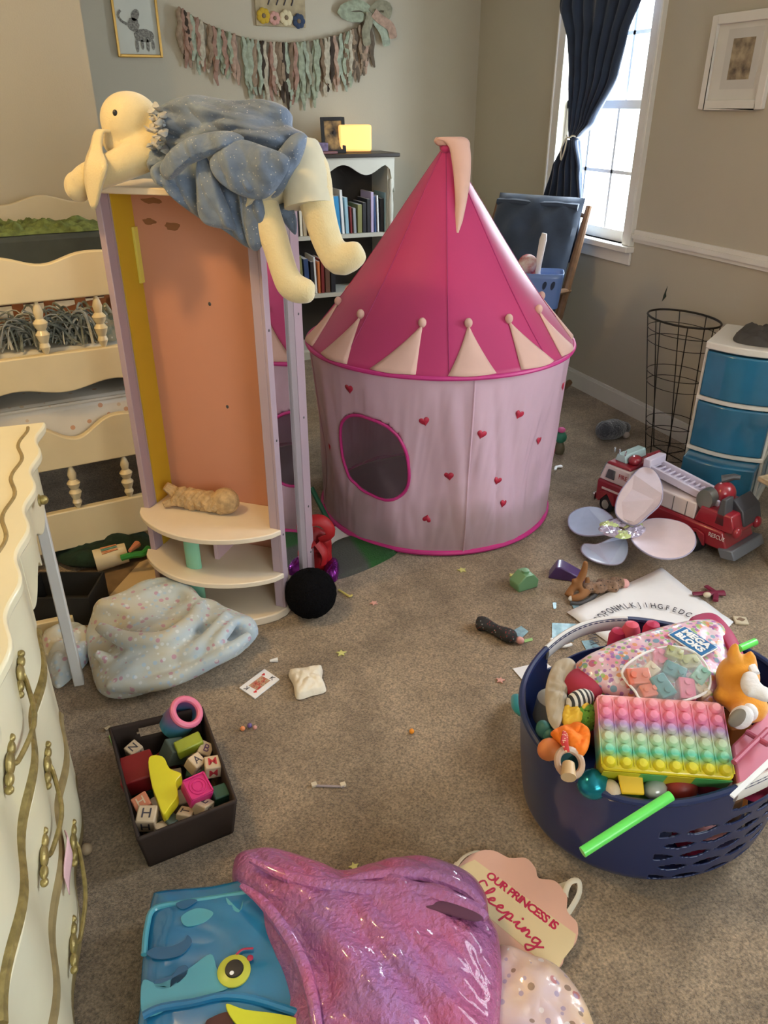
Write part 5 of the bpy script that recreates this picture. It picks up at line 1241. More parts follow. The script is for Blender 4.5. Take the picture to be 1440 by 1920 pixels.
solo(MB().tube([P(243, 1033, .105), P(258, 1020, .105)], [.006, .014], 10), 'orange_marker', mat('salmon_marker', (.55, .20, .10), .5), 'small salmon cone toy on the dark cloth heap', 'toy')
# blanket bundle
Mblk = specks(mat('floral_fleece', (.42, .52, .60), .8, col2=(.46, .42, .30), vs=5, bump=.15, bs=30, sheen=.3), [(.42, .12, .24), (.30, .45, .62), (.62, .66, .68)], 34, .24, .6)
bl = [(172, 1165), (180, 1135), (230, 1120), (262, 1098), (310, 1088), (352, 1095), (372, 1122), (408, 1130), (432, 1152), (478, 1170), (484, 1195), (455, 1225), (408, 1250), (350, 1275), (280, 1300), (225, 1312), (185, 1300), (168, 1250), (160, 1200)]
zb = .03
bm_ = MB().puff([P(x, y+ (10 if y < 1140 else 0), .06 if y < 1200 else .02) for x, y in bl], (0, -.1, 1), .105, .015, fold=.05, ff=6.5, n=220, rings=40, dirv=W(.9, .45).normalized(), fs=3.0, cen=P(310, 1205, .02))
for cv, rr_ in (([(178, 1225), (230, 1245), (300, 1245), (370, 1215), (410, 1175), (425, 1150)], .026), ([(185, 1175), (240, 1200), (310, 1200), (360, 1165), (378, 1130)], .03), ([(200, 1285), (280, 1285), (350, 1262), (420, 1225), (470, 1190)], .024), ([(200, 1140), (250, 1130), (300, 1112), (345, 1110), (370, 1135)], .032), ([(375, 1240), (410, 1200), (440, 1165)], .02)):
    cp_ = crom([P(x, y, (.115 if y < 1150 else .125 if y < 1205 else .105 if y < 1240 else .06)) for x, y in cv], 26, False)
    bm_.tube(cp_, [rr_*math.sin(math.pi*(i+3)/31)**.5 for i in range(26)], 10)
solo(bm_, 'fleece_blanket', Mblk, 'bundled pale blue floral fleece blanket in front of the wardrobe', 'blanket', voxel=.0065)
solo(MB().puff([P(x, y, .008) for x, y in ((80, 1205), (110, 1182), (150, 1175), (175, 1200), (165, 1240), (135, 1272), (105, 1290), (88, 1250))], (0, 0, 1), .06, .007, fold=.04, ff=8, n=110, rings=18), 'fleece_blanket', Mblk, 'smaller crumpled piece of pale floral fleece behind the desk leg', 'blanket', smooth=70)
solo(MB(T(*P(104, 1180))).box(-.14, .06, -.012, .012, 0, .04), 'wooden_strip', M_cream, 'cream painted strip on the floor below the black bin', 'strip', bevel=.003)
speck('small_ball', (162, 1592), .014, .014, mat('tan_ball', (.35, .26, .16), .6), 'small tan ball on the carpet at the foot of the desk', 'ball')
r = solo(MB(M3(P(203, 1368), 20)).box(-.008, .008, -.006, .006, 0, .008), 'metal_clip', Mch, 'tiny shiny metal clip left of the brown crate', 'clip', bevel=.001)
solo(MB().tube([P(205, 1380, .003), P(212, 1398, .003)], .002, 6), 'green_thread', mat('lime_scrap', (0, 0, 0)), 'short green thread beside the brown crate', 'thread')
# ---------------- brown crate with blocks ----------------
Mcr = mat('dark_brown_bin', (.026, .013, .008), .8, var=.2, vs=20)
rim = [P(205, 1365, .12), P(378, 1325, .12), P(442, 1500, .12), P(258, 1572, .12)]   # far left, far right, near right, near left
cen = sum(rim, Vector())/4
CRT = thing('toy_crate', 'dark brown open crate with an oval hand hole full of toy blocks', 'crate', (cen.x, cen.y, 0), math.degrees(math.atan2((rim[1]-rim[0]).y, (rim[1]-rim[0]).x)))
bot = [Vector((cen.x+(q.x-cen.x)*.88, cen.y+(q.y-cen.y)*.88, 0)) for q in rim]
wpart(MB().slab(bot, .006), 'crate_bottom', Mcr, CRT)
def crate_side(a, b, hole):
    A, B = rim[a], rim[b]; a0, b0_ = bot[a], bot[b]
    inw = (cen-Vector(((A.x+B.x)/2, (A.y+B.y)/2, cen.z))).normalized()*.006
    mb = MB(); nu, nv = 36, 14
    fn = lambda u, v: a0.lerp(b0_, u).lerp(A.lerp(B, u), v)
    def skip(u, v): return hole and abs((u-.5)/.24)**3+abs((v-.68)/.14)**3 < 1
    mb.grid(fn, nu, nv, skip=skip); return wpart(mb, 'crate_side', Mcr, CRT, solid=.006, smooth=20)
crate_side(0, 1, True); crate_side(1, 2, False); crate_side(2, 3, False); crate_side(3, 0, False)
cube_n = [0]
def cube(px, z, s, rot, m, label, name='letter_block', cat='toy block', letter=None, lm=None, dim=None, faces=None):
    p = P(*px, z); d = dim or (s, s, s)
    r = thing(name, label, cat, (p.x, p.y, p.z-d[2]/2), 0, 'toy blocks in the brown crate')
    r.rotation_euler = (R(rot[0]), R(rot[1]), R(rot[2]))
    part(MB().box(-d[0]/2, d[0]/2, -d[1]/2, d[1]/2, 0, d[2]), 'block_body', m, r, bevel=s*.08)
    if letter:
        for mm in (T(0, 0, d[2]+.0005), T(0, -d[1]/2-.0005, d[2]/2) @ RX(90)):
            text(letter, s*.8, wm(r) @ mm, lm or M_letter, r, 'block_letter', bold=.0001, ext=.0002)
    return r
Mbw = mat('pale_block_wood', (.55, .42, .28), .55, var=.15, vs=30)
Mor = mat('orange_frame_block', (.50, .17, .09), .5)
Mred2 = mat('block_red', (.26, .012, .015), .45)
Myl = mat('bright_yellow_plastic', (.72, .62, .02), .35, coat=.2)
Mpk = mat('raspberry_plastic', (.55, .02, .16), .4)
Molv = mat('olive_plastic', (.25, .30, .02), .35, coat=.2)
Mdgn = mat('deep_green_plastic', (.03, .09, .06), .45)
Mgray = mat('grey_green_plastic', (.08, .11, .09), .5)
# lower filler layer that the gaps show
k = 0
lowc = [(Mbw, 'pale wooden'), (Mgray, 'grey green'), (Mred2, 'dark red'), (Mdgn, 'deep green'), (Mbw, 'pale wooden'), (Mor, 'orange')]
places = ['far left corner', 'far side', 'far right corner', 'left side', 'middle', 'right side', 'left side near the front', 'centre near the front', 'right side near the front', 'near left corner', 'near side', 'near right corner']
for j in range(4):
    for i in range(3):
        m, nm = lowc[(i*2+j*3+i*j) % 6]
        u, v = .2+.3*i, .14+.24*j
        q = bot[0].lerp(bot[1], u).lerp(bot[3].lerp(bot[2], u), v)
        rr = thing('toy_block', '%s block at the bottom of the crate, %s' % (nm, places[j*3+i]), 'toy block', (q.x, q.y, .007), random.uniform(0, 90), 'toy blocks in the brown crate')
        part(MB().box(-.023, .023, -.023, .023, 0, .040), 'block_body', m, rr, bevel=.003)
cube((262, 1447), .075, .055, (5, -8, -5), Mred2, 'dark red block at the left side of the crate behind the yellow toy', 'toy_block', dim=(.075, .085, .05))
cube((252, 1405), .085, .034, (12, -10, 30), Mbw, 'pale wooden letter block in the far left corner of the crate', letter='N')
cube((318, 1410), .075, .05, (10, 25, 20), Mgray, 'grey green block under the pink rimmed cup', 'toy_block')
cube((355, 1395), .10, .05, (12, -6, 8), Molv, 'translucent olive green brick in the crate right of the cup', 'toy_brick', dim=(.066, .036, .032))
cube((378, 1402), .085, .034, (20, 30, -25), Mbw, 'pale wooden block with a purple letter by the crate right wall', letter='B', lm=mat('ink_purple', (.12, .04, .12), .6))
cube((360, 1430), .105, .034, (25, 10, 35), Mbw, 'pale wooden block with a tan side in the middle of the crate', letter='A')
cube((397, 1437), .10, .038, (6, 5, -4), Mbw, 'wooden block with a red printed word by the right wall of the crate', letter='M', lm=mat('ink_red', (.45, .03, .04), .6))
cube((268, 1502), .10, .036, (20, -12, 12), Mor, 'orange framed letter block left of the yellow toy', letter='H', lm=Mbw)
cube((275, 1532), .095, .042, (10, 5, -18), Mbw, 'wooden letter block with a dark letter in the near left corner of the crate', letter='H')
cube((366, 1478), .115, .055, (20, 4, 16), Mpk, 'raspberry pink soft block with an embossed spiral in the crate', 'soft_block', dim=(.055, .055, .038))
bk = [o for o in bpy.data.objects if o.name.startswith('soft_block')][-1]
for rr in (.019, .012): part(MB(T(0, 0, .0385)).tube([(rr*math.cos(i/24*6.283), rr*math.sin(i/24*6.283), 0) for i in range(24)], .0018, 6, closed=True), 'embossed_ring', Mpk, bk)
part(MB(T(0, 0, .0385)).box(-.0265, .0265, -.0265, -.023, 0, .003).box(-.0265, .0265, .023, .0265, 0, .003).box(-.0265, -.023, -.0265, .0265, 0, .003).box(.023, .0265, -.0265, .0265, 0, .003), 'raised_border', Mpk, bk)
cube((377, 1519), .085, .036, (0, 20, 40), Mbw, 'wooden block peeking out below the raspberry block', letter='E')
cube((410, 1490), .085, .036, (10, 5, 10), Mdgn, 'deep green block at the near right wall of the crate', 'toy_block')
cube((345, 1535), .075, .034, (5, 15, 60), Mbw, 'wooden block low in the crate between yellow toy and front wall', letter='T')
for x_, c_, l_ in ((318, Mgray, 'grey'), (300, Mbw, 'pale wooden')):
    cube((x_, 1545 if l_ == 'grey' else 1560), .07, .03, (0, 12, 25), c_, '%s small block against the front wall of the crate' % l_, 'toy_block')
# yellow arrow/duck shaped toy
ty = [P(279, 1420, .135), P(305, 1418, .135), P(318, 1440, .13), P(340, 1450, .125), P(330, 1465, .125), P(333, 1490, .12), P(318, 1512, .115), P(306, 1526, .11), P(295, 1500, .12), P(283, 1465, .13)]
solo(MB().slab([q-Vector((0, 0, .028)) for q in crom(ty, 40)], .028), 'yellow_toy', Myl, 'bright yellow flared plastic toy piece on top of the crate pile', 'toy', bevel=.005)
# cup with pink rim
c0, c1 = P(325, 1362, .075), P(354, 1330, .155); d_ = (c1-c0); 
cm = Matrix.Translation(c0) @ d_.to_track_quat('Z', 'Y').to_matrix().to_4x4(); L = d_.length
cup = thing('stacking_cup', 'teal and purple toy cup with a pink rim leaning in the crate', 'toy cup', c0)
Mtc = bands(mat('cup_teal', (.05, .24, .28), .35, coat=.3), [(0, (.45, .42, .04)), (.25, (.04, .24, .22)), (.6, (.06, .22, .36)), (1, (.30, .10, .30))], 'Z', -.02, .07)
wpart(MB(cm).lathe([(.0001, -.008), (.030, -.006), (.042, .012), (.040, L*.6), (.036, L*.8), (.031, L*.8), (.034, L*.5), (.034, .015), (.0001, .008)], 30), 'cup_body', Mtc, cup)
wpart(MB(cm @ T(0, 0, L*.85)).tube([(.036*math.cos(i/30*6.283), .036*math.sin(i/30*6.283), 0) for i in range(30)], .0085, 10, closed=True), 'cup_rim', mat('rim_pink', (.70, .17, .28), .4), cup)
wpart(MB(cm @ T(0, 0, L*.25)).lathe([(.0001, 0), (.033, 0), (.033, .002), (.0001, .002)], 24), 'cup_inside', mat('inside_purple', (.12, .03, .2), .5), cup)

# ---------------- laundry basket ----------------
BC = Vector((1.085, 1.010, 0)); BH = .325
bk_ = thing('laundry_basket', 'navy plastic laundry basket with lens shaped slots and white grips full of toys', 'laundry basket', BC)
Mnb = mat('navy_plastic', (.012, .026, .10), .32, coat=.25)
AX, AY = .325, .272
def brad(a, v):
    k = .90+.10*v-.10*max(0, 1-v/.16)**2.2
    return AX*k*abs(math.cos(a))**0*1.0, AY*k
def bh(a):                                    # rim rises at the two grips (along y)
    return BH-.012+.03*abs(math.sin(a))**6-.03*max(0, math.cos(a-R(228)))**3
def bpnt(u, v):
    a = u*6.28318; rx, ry = brad(a, v); bulge = 1+.015*math.sin(v*math.pi)
    return (rx*bulge*math.cos(a), ry*bulge*math.sin(a), .012+v*(bh(a)-.012))
def bskip(u, v):
    a = (u*6.28318) % 6.28318; d = math.degrees(a)
    # grips: openings high in the wall at +y and -y
    for c_ in (95, 285):
        if abs((d-c_)/22)**4+abs((v-.84)/.095)**4 < 1: return True
    # slots in alternating rows, away from the grips' left side panel
    if 238 < d < 352:
        for row in range(5):
            vc = .14+.13*row
            if abs(v-vc) < .05:
                w_ = 14.5; ph = (d+(row % 2)*w_/2) % w_-w_/2
                if abs(ph/(w_*.42))**1.5+abs((v-vc)/.036)**1.6 < 1: return True
    return False
mb = MB(); mb.grid(bpnt, 540, 110, cu=True, skip=bskip); part(mb, 'basket_wall', Mnb, bk_, solid=.004)
mb = MB(); mb.tube([Vector(bpnt(i/120, 1))*1.0 for i in range(120)], .008, 8, closed=True, flat=1); part(mb, 'basket_rim', Mnb, bk_)
part(MB(T(0, 0, .004)).lathe([(.0001, 0), (AX*.77, 0), (AX*.78, .010), (.0001, .010)], 60, sx=1, sy=AY/AX), 'basket_floor', Mnb, bk_)
Mgrip = mat('white_grip', (.74, .72, .70), .4)
for c_ in (95, 285):
    def gf(u, v):
        a = R(c_-23+46*u); x, y, z = bpnt(a/6.28318, 1); q = v*6.28318; return (x*(1+.030*math.cos(q)), y*(1+.035*math.cos(q)), z-.012+.022*math.sin(q))
    mb = MB(); mb.grid(gf, 40, 16, cv=True); mb.add([gf(0, j/16) for j in range(16)], [tuple(range(16))]); mb.add([gf(1, j/16) for j in range(16)], [tuple(range(16))])
    part(mb, 'grip', Mgrip, bk_)
def BW(x, y, z): return Vector((BC.x+x, BC.y+y, z))
# filler toys inside (seen through slots and gaps)
fills = [('dark red', (.32, .02, .02)), ('pale pink', (.62, .28, .3)), ('white', (.7, .68, .64)), ('orange', (.6, .2, .04)), ('teal', (.03, .25, .28)), ('yellow', (.6, .45, .03)), ('brown', (.2, .1, .05)), ('grey', (.3, .32, .32)), ('crimson', (.4, .02, .08)), ('cream', (.6, .52, .4)), ('violet', (.2, .08, .3)), ('lime green', (.2, .4, .06))]
lv = ['at the bottom', 'in the middle layer', 'in the upper layer']; sd = ['far side', 'far right side', 'right side', 'near right side', 'near side', 'near left side', 'left side', 'far left side']
for k in range(24):
    lay = k//8; a = R(90-45*(k % 8)); rr = (.178, .213, .222)[lay]; nm, c_ = fills[(k*5+lay) % 12]
    z = (.020, .10, .185)[lay]; q = BW(rr*math.cos(a)*1.17, rr*.96*math.sin(a), z); m = mat('toy_'+nm.replace(' ', '_'), c_, .5)
    mb = MB(T(*q) @ RZ(random.uniform(0, 90)))
    if k % 3 == 0: mb.ball((0, 0, .04), .042); nn = 'toy_ball'
    elif k % 3 == 1: mb.box(-.035, .035, -.03, .03, 0, .072, RX(0)); nn = 'toy_block'
    else: mb.lathe([(.03, 0), (.042, .01), (.036, .07), (.02, .078)], 18); nn = 'toy_cup'
    solo(mb, nn, m, '%s toy %s of the basket, %s' % (nm, lv[lay], sd[k % 8]), nn.replace('_', ' '), 'toys filling the laundry basket', bevel=.004 if k % 3 == 1 else 0)
q = BW(-.02, .0, .02)
solo(MB(T(*q)).puff([Vector((.11*math.cos(i*.785), .10*math.sin(i*.785), .0)) for i in range(8)], (0, 0, 1), .25, .001, pw=4, fold=.02, ff=12), 'toy_bag', mat('dark_toy_bag', (.12, .05, .06), .8), 'dark maroon soft bag buried in the centre of the basket', 'bag', smooth=60)
# bag of building bricks
def tilt_frame(pTL, pTR, pBL):
    return frame(pTL, pTR-pTL, pBL-pTL)
MZ = Vector((-.15, -.45, 1)).normalized()
bz = .355
bo = [(1078, 1248), (1120, 1222), (1180, 1198), (1255, 1176), (1320, 1166), (1352, 1176), (1368, 1205), (1372, 1250), (1362, 1300), (1330, 1330), (1270, 1335), (1200, 1325), (1140, 1312), (1100, 1290)]
def zz(y): return .40-.055*(y-1166)/170
mg = thing('brick_bag', 'clear zip bag of toy bricks with pink print and blue logo in the basket', 'bag', P(1230, 1250, .33))
Mbag = specks(mat('printed_bag', (.66, .26, .36), .42, col2=(.66, .52, .58), vs=22, coat=.25), [(.45, .05, .14), (.10, .30, .42), (.65, .26, .06), (.78, .74, .76), (.25, .45, .12), (.28, .10, .36)], 34, .30, .85)
bagm = wpart(MB().puff([P(x, y, zz(y)) for x, y in bo], MZ, .055, .03, pw=2.6, fold=.006, ff=14, n=120, rings=18), 'bag_body', Mbag, mg, smooth=60)
wo = [(1166, 1262), (1190, 1235), (1230, 1217), (1270, 1213), (1305, 1225), (1328, 1255), (1330, 1288), (1310, 1305), (1260, 1318), (1205, 1312), (1190, 1295)]
bc_ = [('coral', (.65, .16, .10)), ('deep_teal', (.03, .20, .22)), ('rose', (.65, .16, .28)), ('olive', (.35, .36, .12)), ('sand', (.6, .5, .35)), ('mint', (.2, .42, .33))]
for k, (x, y, s, ci) in enumerate(((1195, 1272, .036, 0), (1215, 1262, .03, 4), (1235, 1238, .032, 2), (1240, 1290, .036, 1), (1262, 1262, .034, 1), (1290, 1245, .034, 3), (1310, 1270, .03, 5), (1285, 1295, .034, 2), (1312, 1296, .026, 4), (1262, 1228, .026, 3), (1215, 1298, .028, 0))):
    p = P(x, y, zz(y)+.050-.006*(k % 3)); nm, c_ = bc_[ci]
    M_ = T(*p) @ MZ.to_track_quat('Z', 'Y').to_matrix().to_4x4() @ RZ(37*k)
    b = wpart(MB(M_).box(-s*.7, s*.7, -s*.5, s*.5, -.012, .016), 'brick', mat('brick_'+nm, c_, .35, coat=.3), mg, bevel=.003)
    mb = MB(M_)
    for sx in (-.35, .35): mb.lathe([(s*.2, .016), (s*.2, .022), (.0001, .0225)], 12, M=T(sx*s, 0, 0))
    wpart(mb, 'brick_stud', mat('brick_'+nm, (0, 0, 0)), b)
def clearmat():
    m = bpy.data.materials.new('clear_plastic'); m.use_nodes = True; nt = m.node_tree; b = nt.nodes['Principled BSDF']; o = nt.nodes['Material Output']
    b.inputs['Base Color'].default_value = (.9, .9, .92, 1); b.inputs['Roughness'].default_value = .12
    a = nt.nodes.new('ShaderNodeBsdfTransparent'); x = nt.nodes.new('ShaderNodeMixShader'); x.inputs[0].default_value = .16
    nt.links.new(a.outputs[0], x.inputs[1]); nt.links.new(b.outputs[0], x.inputs[2]); nt.links.new(x.outputs[0], o.inputs[0]); return m
Mclr = clearmat()
wpart(MB().puff([P(x, y, zz(y)+.050) for x, y in wo], MZ, .034, .001, pw=2.2, fold=.008, ff=20, n=70, rings=10), 'clear_window', Mclr, mg, smooth=60)
wpart(MB().tube([P(x, y, zz(y)+.052) for x, y in [(p.x, p.y) for p in crom([(a, b, 0) for a, b in wo], 50)]], .003, 6, closed=True), 'window_piping', M_white, mg)
lp = [P(1262, 1198, .435), P(1288, 1176, .435), P(1338, 1208, .432), P(1305, 1232, .430)]
lc = sum(lp, Vector())/4; LM = frame(lc, lp[1].lerp(lp[2], .0)*0+lp[2]-lp[1], (lp[1]-lp[0]))
LM = frame(lc+MZ*.004, (lp[2]-lp[1]), (lp[1]-lp[0]))
lg = wpart(MB(LM).box(-.043, .043, -.027, .027, -.002, .001), 'logo_patch', mat('logo_blue', (.015, .14, .36), .4), mg, bevel=.001)
wpart(MB(LM).box(-.046, .046, -.030, .030, -.004, -.001), 'logo_border', M_white, mg, bevel=.001)
text('MEGA', .026, LM @ T(0, .011, .0015), M_white, mg, 'logo_lettering', bold=.0012, ext=.0004)
text('BLOKS', .024, LM @ T(0, -.012, .0015), M_white, mg, 'logo_lettering', bold=.0012, ext=.0004)
# magenta handle strap of the bag, far right, and crimson oval at left
solo(MB().puff([P(x, y, .395) for x, y in ((1290, 1168), (1315, 1154), (1345, 1158), (1378, 1195), (1400, 1245), (1388, 1262), (1360, 1225), (1335, 1190))], (-.3, 0, 1), .03, .01), 'magenta_purse', mat('magenta_cloth', (.33, .01, .07), .6), 'magenta purse edge standing behind the brick bag', 'bag', smooth=60)
solo(MB().puff([P(x, y, .36) for x, y in ((1056, 1275), (1075, 1256), (1098, 1258), (1122, 1278), (1128, 1305), (1110, 1316), (1085, 1312), (1062, 1298))], (0, -.4, 1), .03, .015), 'crimson_pouch', mat('crimson_cloth', (.34, .012, .04), .7), 'crimson oval pouch at the left side of the basket', 'pouch', smooth=60)
solo(MB().puff([P(x, y, .355) for x, y in ((1044, 1240), (1068, 1234), (1080, 1250), (1066, 1285), (1058, 1330), (1046, 1368), (1028, 1350), (1022, 1300), (1030, 1262))], (.2, -.3, 1), .016, .012, fold=.008, ff=26), 'tan_mesh_pouch', mat('tan_mesh', (.42, .36, .27), .8), 'tan cloth pouch along the left inner rim of the basket', 'pouch', smooth=60)
for k, (x, y, z, r_) in enumerate(((1158, 1195, .34, .022), (1183, 1183, .36, .022), (1222, 1182, .345, .02))):
    p = P(x, y, z); solo(MB(T(p.x, p.y, p.z-.04)).lathe([(.018, -.05), (.022, 0), (.022, .045), (.016, .06), (.0001, .066)], 16), 'toy_peg', mat('peg_red', (.50, .02, .09), .5) if k != 1 else mat('peg_coral', (.65, .08, .13), .5), ('leftmost dark red rounded toy peg behind the brick bag', 'coral rounded toy peg, middle of the three behind the brick bag', 'crimson rounded toy peg, rightmost of the three behind the brick bag')[k], 'toy peg')
# pop bubble pouch
tl, tr, bl_, br_ = P(1118, 1300, .41), P(1350, 1324, .41), P(1113, 1452, .335), P(1368, 1462, .335)
X_ = ((tr-tl)+(br_-bl_)).normalized(); PM = frame(tl, X_, bl_-tl)
wd_ = ((tr-tl).length+(br_-bl_).length)/2; hd_ = ((bl_-tl).length+(br_-tr).length)/2
if (PM.to_3x3() @ Vector((0, 0, 1))).z < 0: PM = PM @ Matrix(((1, 0, 0, 0), (0, 1, 0, 0), (0, 0, -1, 0), (0, 0, 0, 1)))
pc_ = thing('pop_bubble_purse', 'rainbow bubble popping silicone purse on top of the basket', 'purse', PM @ Vector((wd_/2, hd_/2, -.06)))
rb = [(0, (.85, .40, .40)), (.20, (.82, .25, .36)), (.32, (.70, .22, .38)), (.42, (.40, .27, .50)), (.52, (.50, .55, .40)), (.66, (.42, .66, .42)), (.76, (.10, .52, .36)), (.86, (.60, .58, .03)), (1, (.72, .58, .01))]
def rainbow(name, lo, hi, axis='Y'): return bands(mat(name, (.8, .3, .3), .35, coat=.4), rb, axis, lo, hi)
pc_.rotation_euler = PM.to_3x3().to_4x4().to_euler() if PM.determinant() > 0 else (0, 0, 0)
if PM.determinant() < 0:
    # right-handed frame: flip y so that object axes stay orthonormal
    Q = PM @ Matrix(((1, 0, 0, 0), (0, -1, 0, 0), (0, 0, 1, 0), (0, 0, 0, 1))); pc_.rotation_euler = Q.to_3x3().to_4x4().to_euler(); ysg = -1
else: ysg = 1
def pl(x, y, z): return (x-wd_/2, ysg*(y-hd_/2), z+.06)
Mrb = rainbow('rainbow_silicone', -ysg*hd_/2, ysg*hd_/2)
def rr_box(w_, h_, z0, z1, r_=.012):
    o = []
    for cx, cy, a0 in ((w_/2-r_, h_/2-r_, 0), (-w_/2+r_, h_/2-r_, 90), (-w_/2+r_, -h_/2+r_, 180), (w_/2-r_, -h_/2+r_, 270)):
        for k in range(5): o.append((cx+r_*math.cos(R(a0+22.5*k)), cy+r_*math.sin(R(a0+22.5*k))))
    return MB(T(0, 0, z0)).prism(o, z1-z0)
part(rr_box(wd_, hd_, 0, .060), 'purse_body', Mrb, pc_, bevel=.005)
nx, ny = 8, 6
for j in range(ny):
    for i in range(nx):
        x = wd_*(.065+.87*i/(nx-1)); y = hd_*(.10+.80*j/(ny-1)); p = pl(x, y, 0)
        c_ = rb[0][1]
        b = part(MB().lathe([(.0125, p[2]), (.0115, p[2]+.006), (.008, p[2]+.0105), (.0001, p[2]+.012)], 14, M=T(p[0], p[1], 0)), 'bubble', Mrb, pc_)
for i in range(nx+1):
    x = wd_*(.065+.87*(i-.5)/(nx-1)); a, b = pl(x, .01, .001), pl(x, hd_-.01, .001)
    if 0 < x < wd_: part(MB().tube([a, b], .0014, 5), 'rib', Mrb, pc_)
Mside = bands(mat('rainbow_side', (.4, .5, .1), .4), [(0, (.55, .55, .02)), (.3, (.08, .38, .10)), (.5, (.6, .5, .02)), (.7, (.08, .38, .10)), (1, (.6, .5, .02))], 'X', -.13, .13, const=True)
part(MB().box(-wd_/2+.004, wd_/2-.004, min(ysg*hd_/2-.001, ysg*(hd_/2+.002)), max(ysg*hd_/2-.001, ysg*(hd_/2+.002)), .006, .054), 'camouflage_side', Mside, pc_)
# fox plush
fp = P(1385, 1280, .36)
Mfox = mat('fox_orange', (.82, .34, .03), .9, sheen=.4, bump=.15, bs=150); Mfw2 = mat('fox_white', (.76, .74, .74), .95, bump=.3, bs=100)
fx = thing('fox_plush', 'orange and white fox plush lying face right on the basket edge', 'plush toy', fp)
mb = MB()
mb.ball(P(1383, 1270, .42), (.043, .045, .050), nu=24, nv=16)
mb.tube(crom([P(1380, 1240, .46), P(1376, 1222, .49), P(1382, 1205, .51)], 8, False), [.020, .018, .016, .014, .012, .010, .008, .004], 8)
mb.tube(crom([P(1405, 1245, .45), P(1407, 1232, .475), P(1405, 1220, .49)], 8, False), [.018, .016, .014, .013, .011, .009, .007, .003], 8)
mb.ball(P(1400, 1320, .38), (.04, .045, .038)); mb.tube([P(1370, 1312, .38), P(1350, 1302, .385)], [.022, .018], 10); mb.ball(P(1352, 1304, .385), .018)
mb.tube([P(1395, 1330, .38), P(1392, 1345, .385)], .024, 10)
wpart(mb, 'body', Mfox, fx, voxel=.005)
wpart(MB().puff([P(x, y, .455) for x, y in ((1388, 1283), (1395, 1262), (1412, 1262), (1422, 1282), (1436, 1295), (1455, 1305), (1440, 1316), (1415, 1308), (1398, 1302))], (-.2, -.4, 1), .018, .012), 'muzzle', Mfw2, fx, smooth=60)
wpart(MB().tube([P(1405, 1240, .462), P(1416, 1262, .462)], .010, 8, flat=.5), 'cheek_stripe', Mfw2, fx)
wpart(MB().ball(P(1390, 1345, .395), (.026, .02, .026)).ball(P(1404, 1336, .39), (.018, .018, .02)), 'foot', Mfw2, fx)
wpart(MB().ball(P(1382, 1346, .410), (.021, .010, .022)), 'sole', mat('sole_grey', (.22, .19, .15), .9), fx)
# pink case at right
q0, q1, q2, q3 = P(1372, 1395, .36), P(1438, 1330, .37), P(1530, 1380, .35), P(1385, 1480, .33)
solo(MB().slab([q-Vector((0, 0, .04)) for q in (q0, q1, q2, q3)], .04), 'pink_case', mat('rose_case', (.55, .13, .20), .45, coat=.2), 'rose pink plastic case at the right side of the basket', 'case', bevel=.006)
for k, (a, b) in enumerate((((1376, 1430), (1440, 1368)), ((1400, 1372), (1440, 1396)))):
    solo(MB().tube([P(*a, .372), P(*b, .376)], .006, 8), 'case_strap', mat('rose_strap', (.42, .08, .14), .5), ('long rose strap lying along the pink case', 'short rose strap across the top of the pink case')[k], 'strap')
solo(MB().slab([P(1368, 1492, .372), P(1440, 1425, .385), P(1475, 1392, .385), P(1480, 1400, .375), P(1440, 1440, .378), P(1376, 1498, .366)], .004), 'white_board', M_white, 'thin white board edge lying on the near white basket grip', 'board', smooth=0)
# left cluster
solo(MB().ball(P(1088, 1312, .372), (.034, .02, .024)), 'striped_cushion', bands(mat('zebra_stripe', (.6, .58, .5), .8), [(x/14, ((.65, .62, .55) if x % 2 else (.03, .03, .03))) for x in range(15)], 'X', -.04, .04, const=True), 'black and cream striped soft toy piece in the basket beside the crimson pouch', 'toy')
solo(MB().ball(P(1098, 1345, .345), (.032, .03, .03), nu=24, nv=18), 'crocheted_ball', specks(mat('lime_crochet', (.12, .30, .03), .95, bump=1, bs=80), [(.04, .12, .01)], 110, .3), 'lime green crocheted ball in the basket left of the rainbow purse', 'ball')
ys = thing('yellow_star_toy', 'yellow crinkled star toy in the left of the basket', 'toy', P(1075, 1345, .34))
wpart(MB().puff([P(x, y, .355) for x, y in ((1052, 1330), (1075, 1325), (1082, 1340), (1100, 1318), (1108, 1322), (1095, 1345), (1078, 1365), (1055, 1358))], (0, -.3, 1), .02, .01, fold=.01, ff=40), 'body', mat('golden_yellow', (.75, .48, .04), .6), ys, smooth=60)
fl = thing('orange_flower_toy', 'bright orange felt flower toy with a red patterned ribbon at the basket left', 'toy', P(1075, 1390, .34))
wpart(MB().puff([P(x, y, .352) for x, y in ((1032, 1375), (1055, 1362), (1085, 1356), (1104, 1372), (1104, 1400), (1090, 1420), (1070, 1412), (1050, 1395))], (-.1, -.4, 1), .028, .012, fold=.014, ff=26), 'petals', mat('orange_felt', (.85, .20, .01), .8), fl, smooth=60)
wpart(MB().tube([P(1060, 1372, .375), P(1058, 1392, .385), P(1064, 1410, .375)], [.006, .008, .005], 8, flat=.5), 'ribbon', specks(mat('red_ribbon', (.5, .02, .02), .6), [(.7, .5, .3)], 160, .3), fl)
solo(MB().ball(P(1030, 1405, .33), (.026, .022, .024)), 'orange_cup', mat('pale_orange', (.68, .22, .06), .5), 'pale orange round toy against the left basket wall', 'toy')
solo(MB().ball(P(1020, 1368, .335), (.016, .02, .02)).ball(P(1030, 1378, .335), (.014, .014, .014)), 'dark_teal_toy', mat('toy_teal_dark', (.02, .12, .10), .5), 'small dark teal toy piece near the left basket rim', 'toy')
wr2 = thing('ring_rattle', 'translucent tan ring with a wooden bead at the left inside of the basket', 'rattle', P(1068, 1435, .33))
c_ = P(1068, 1430, .35)
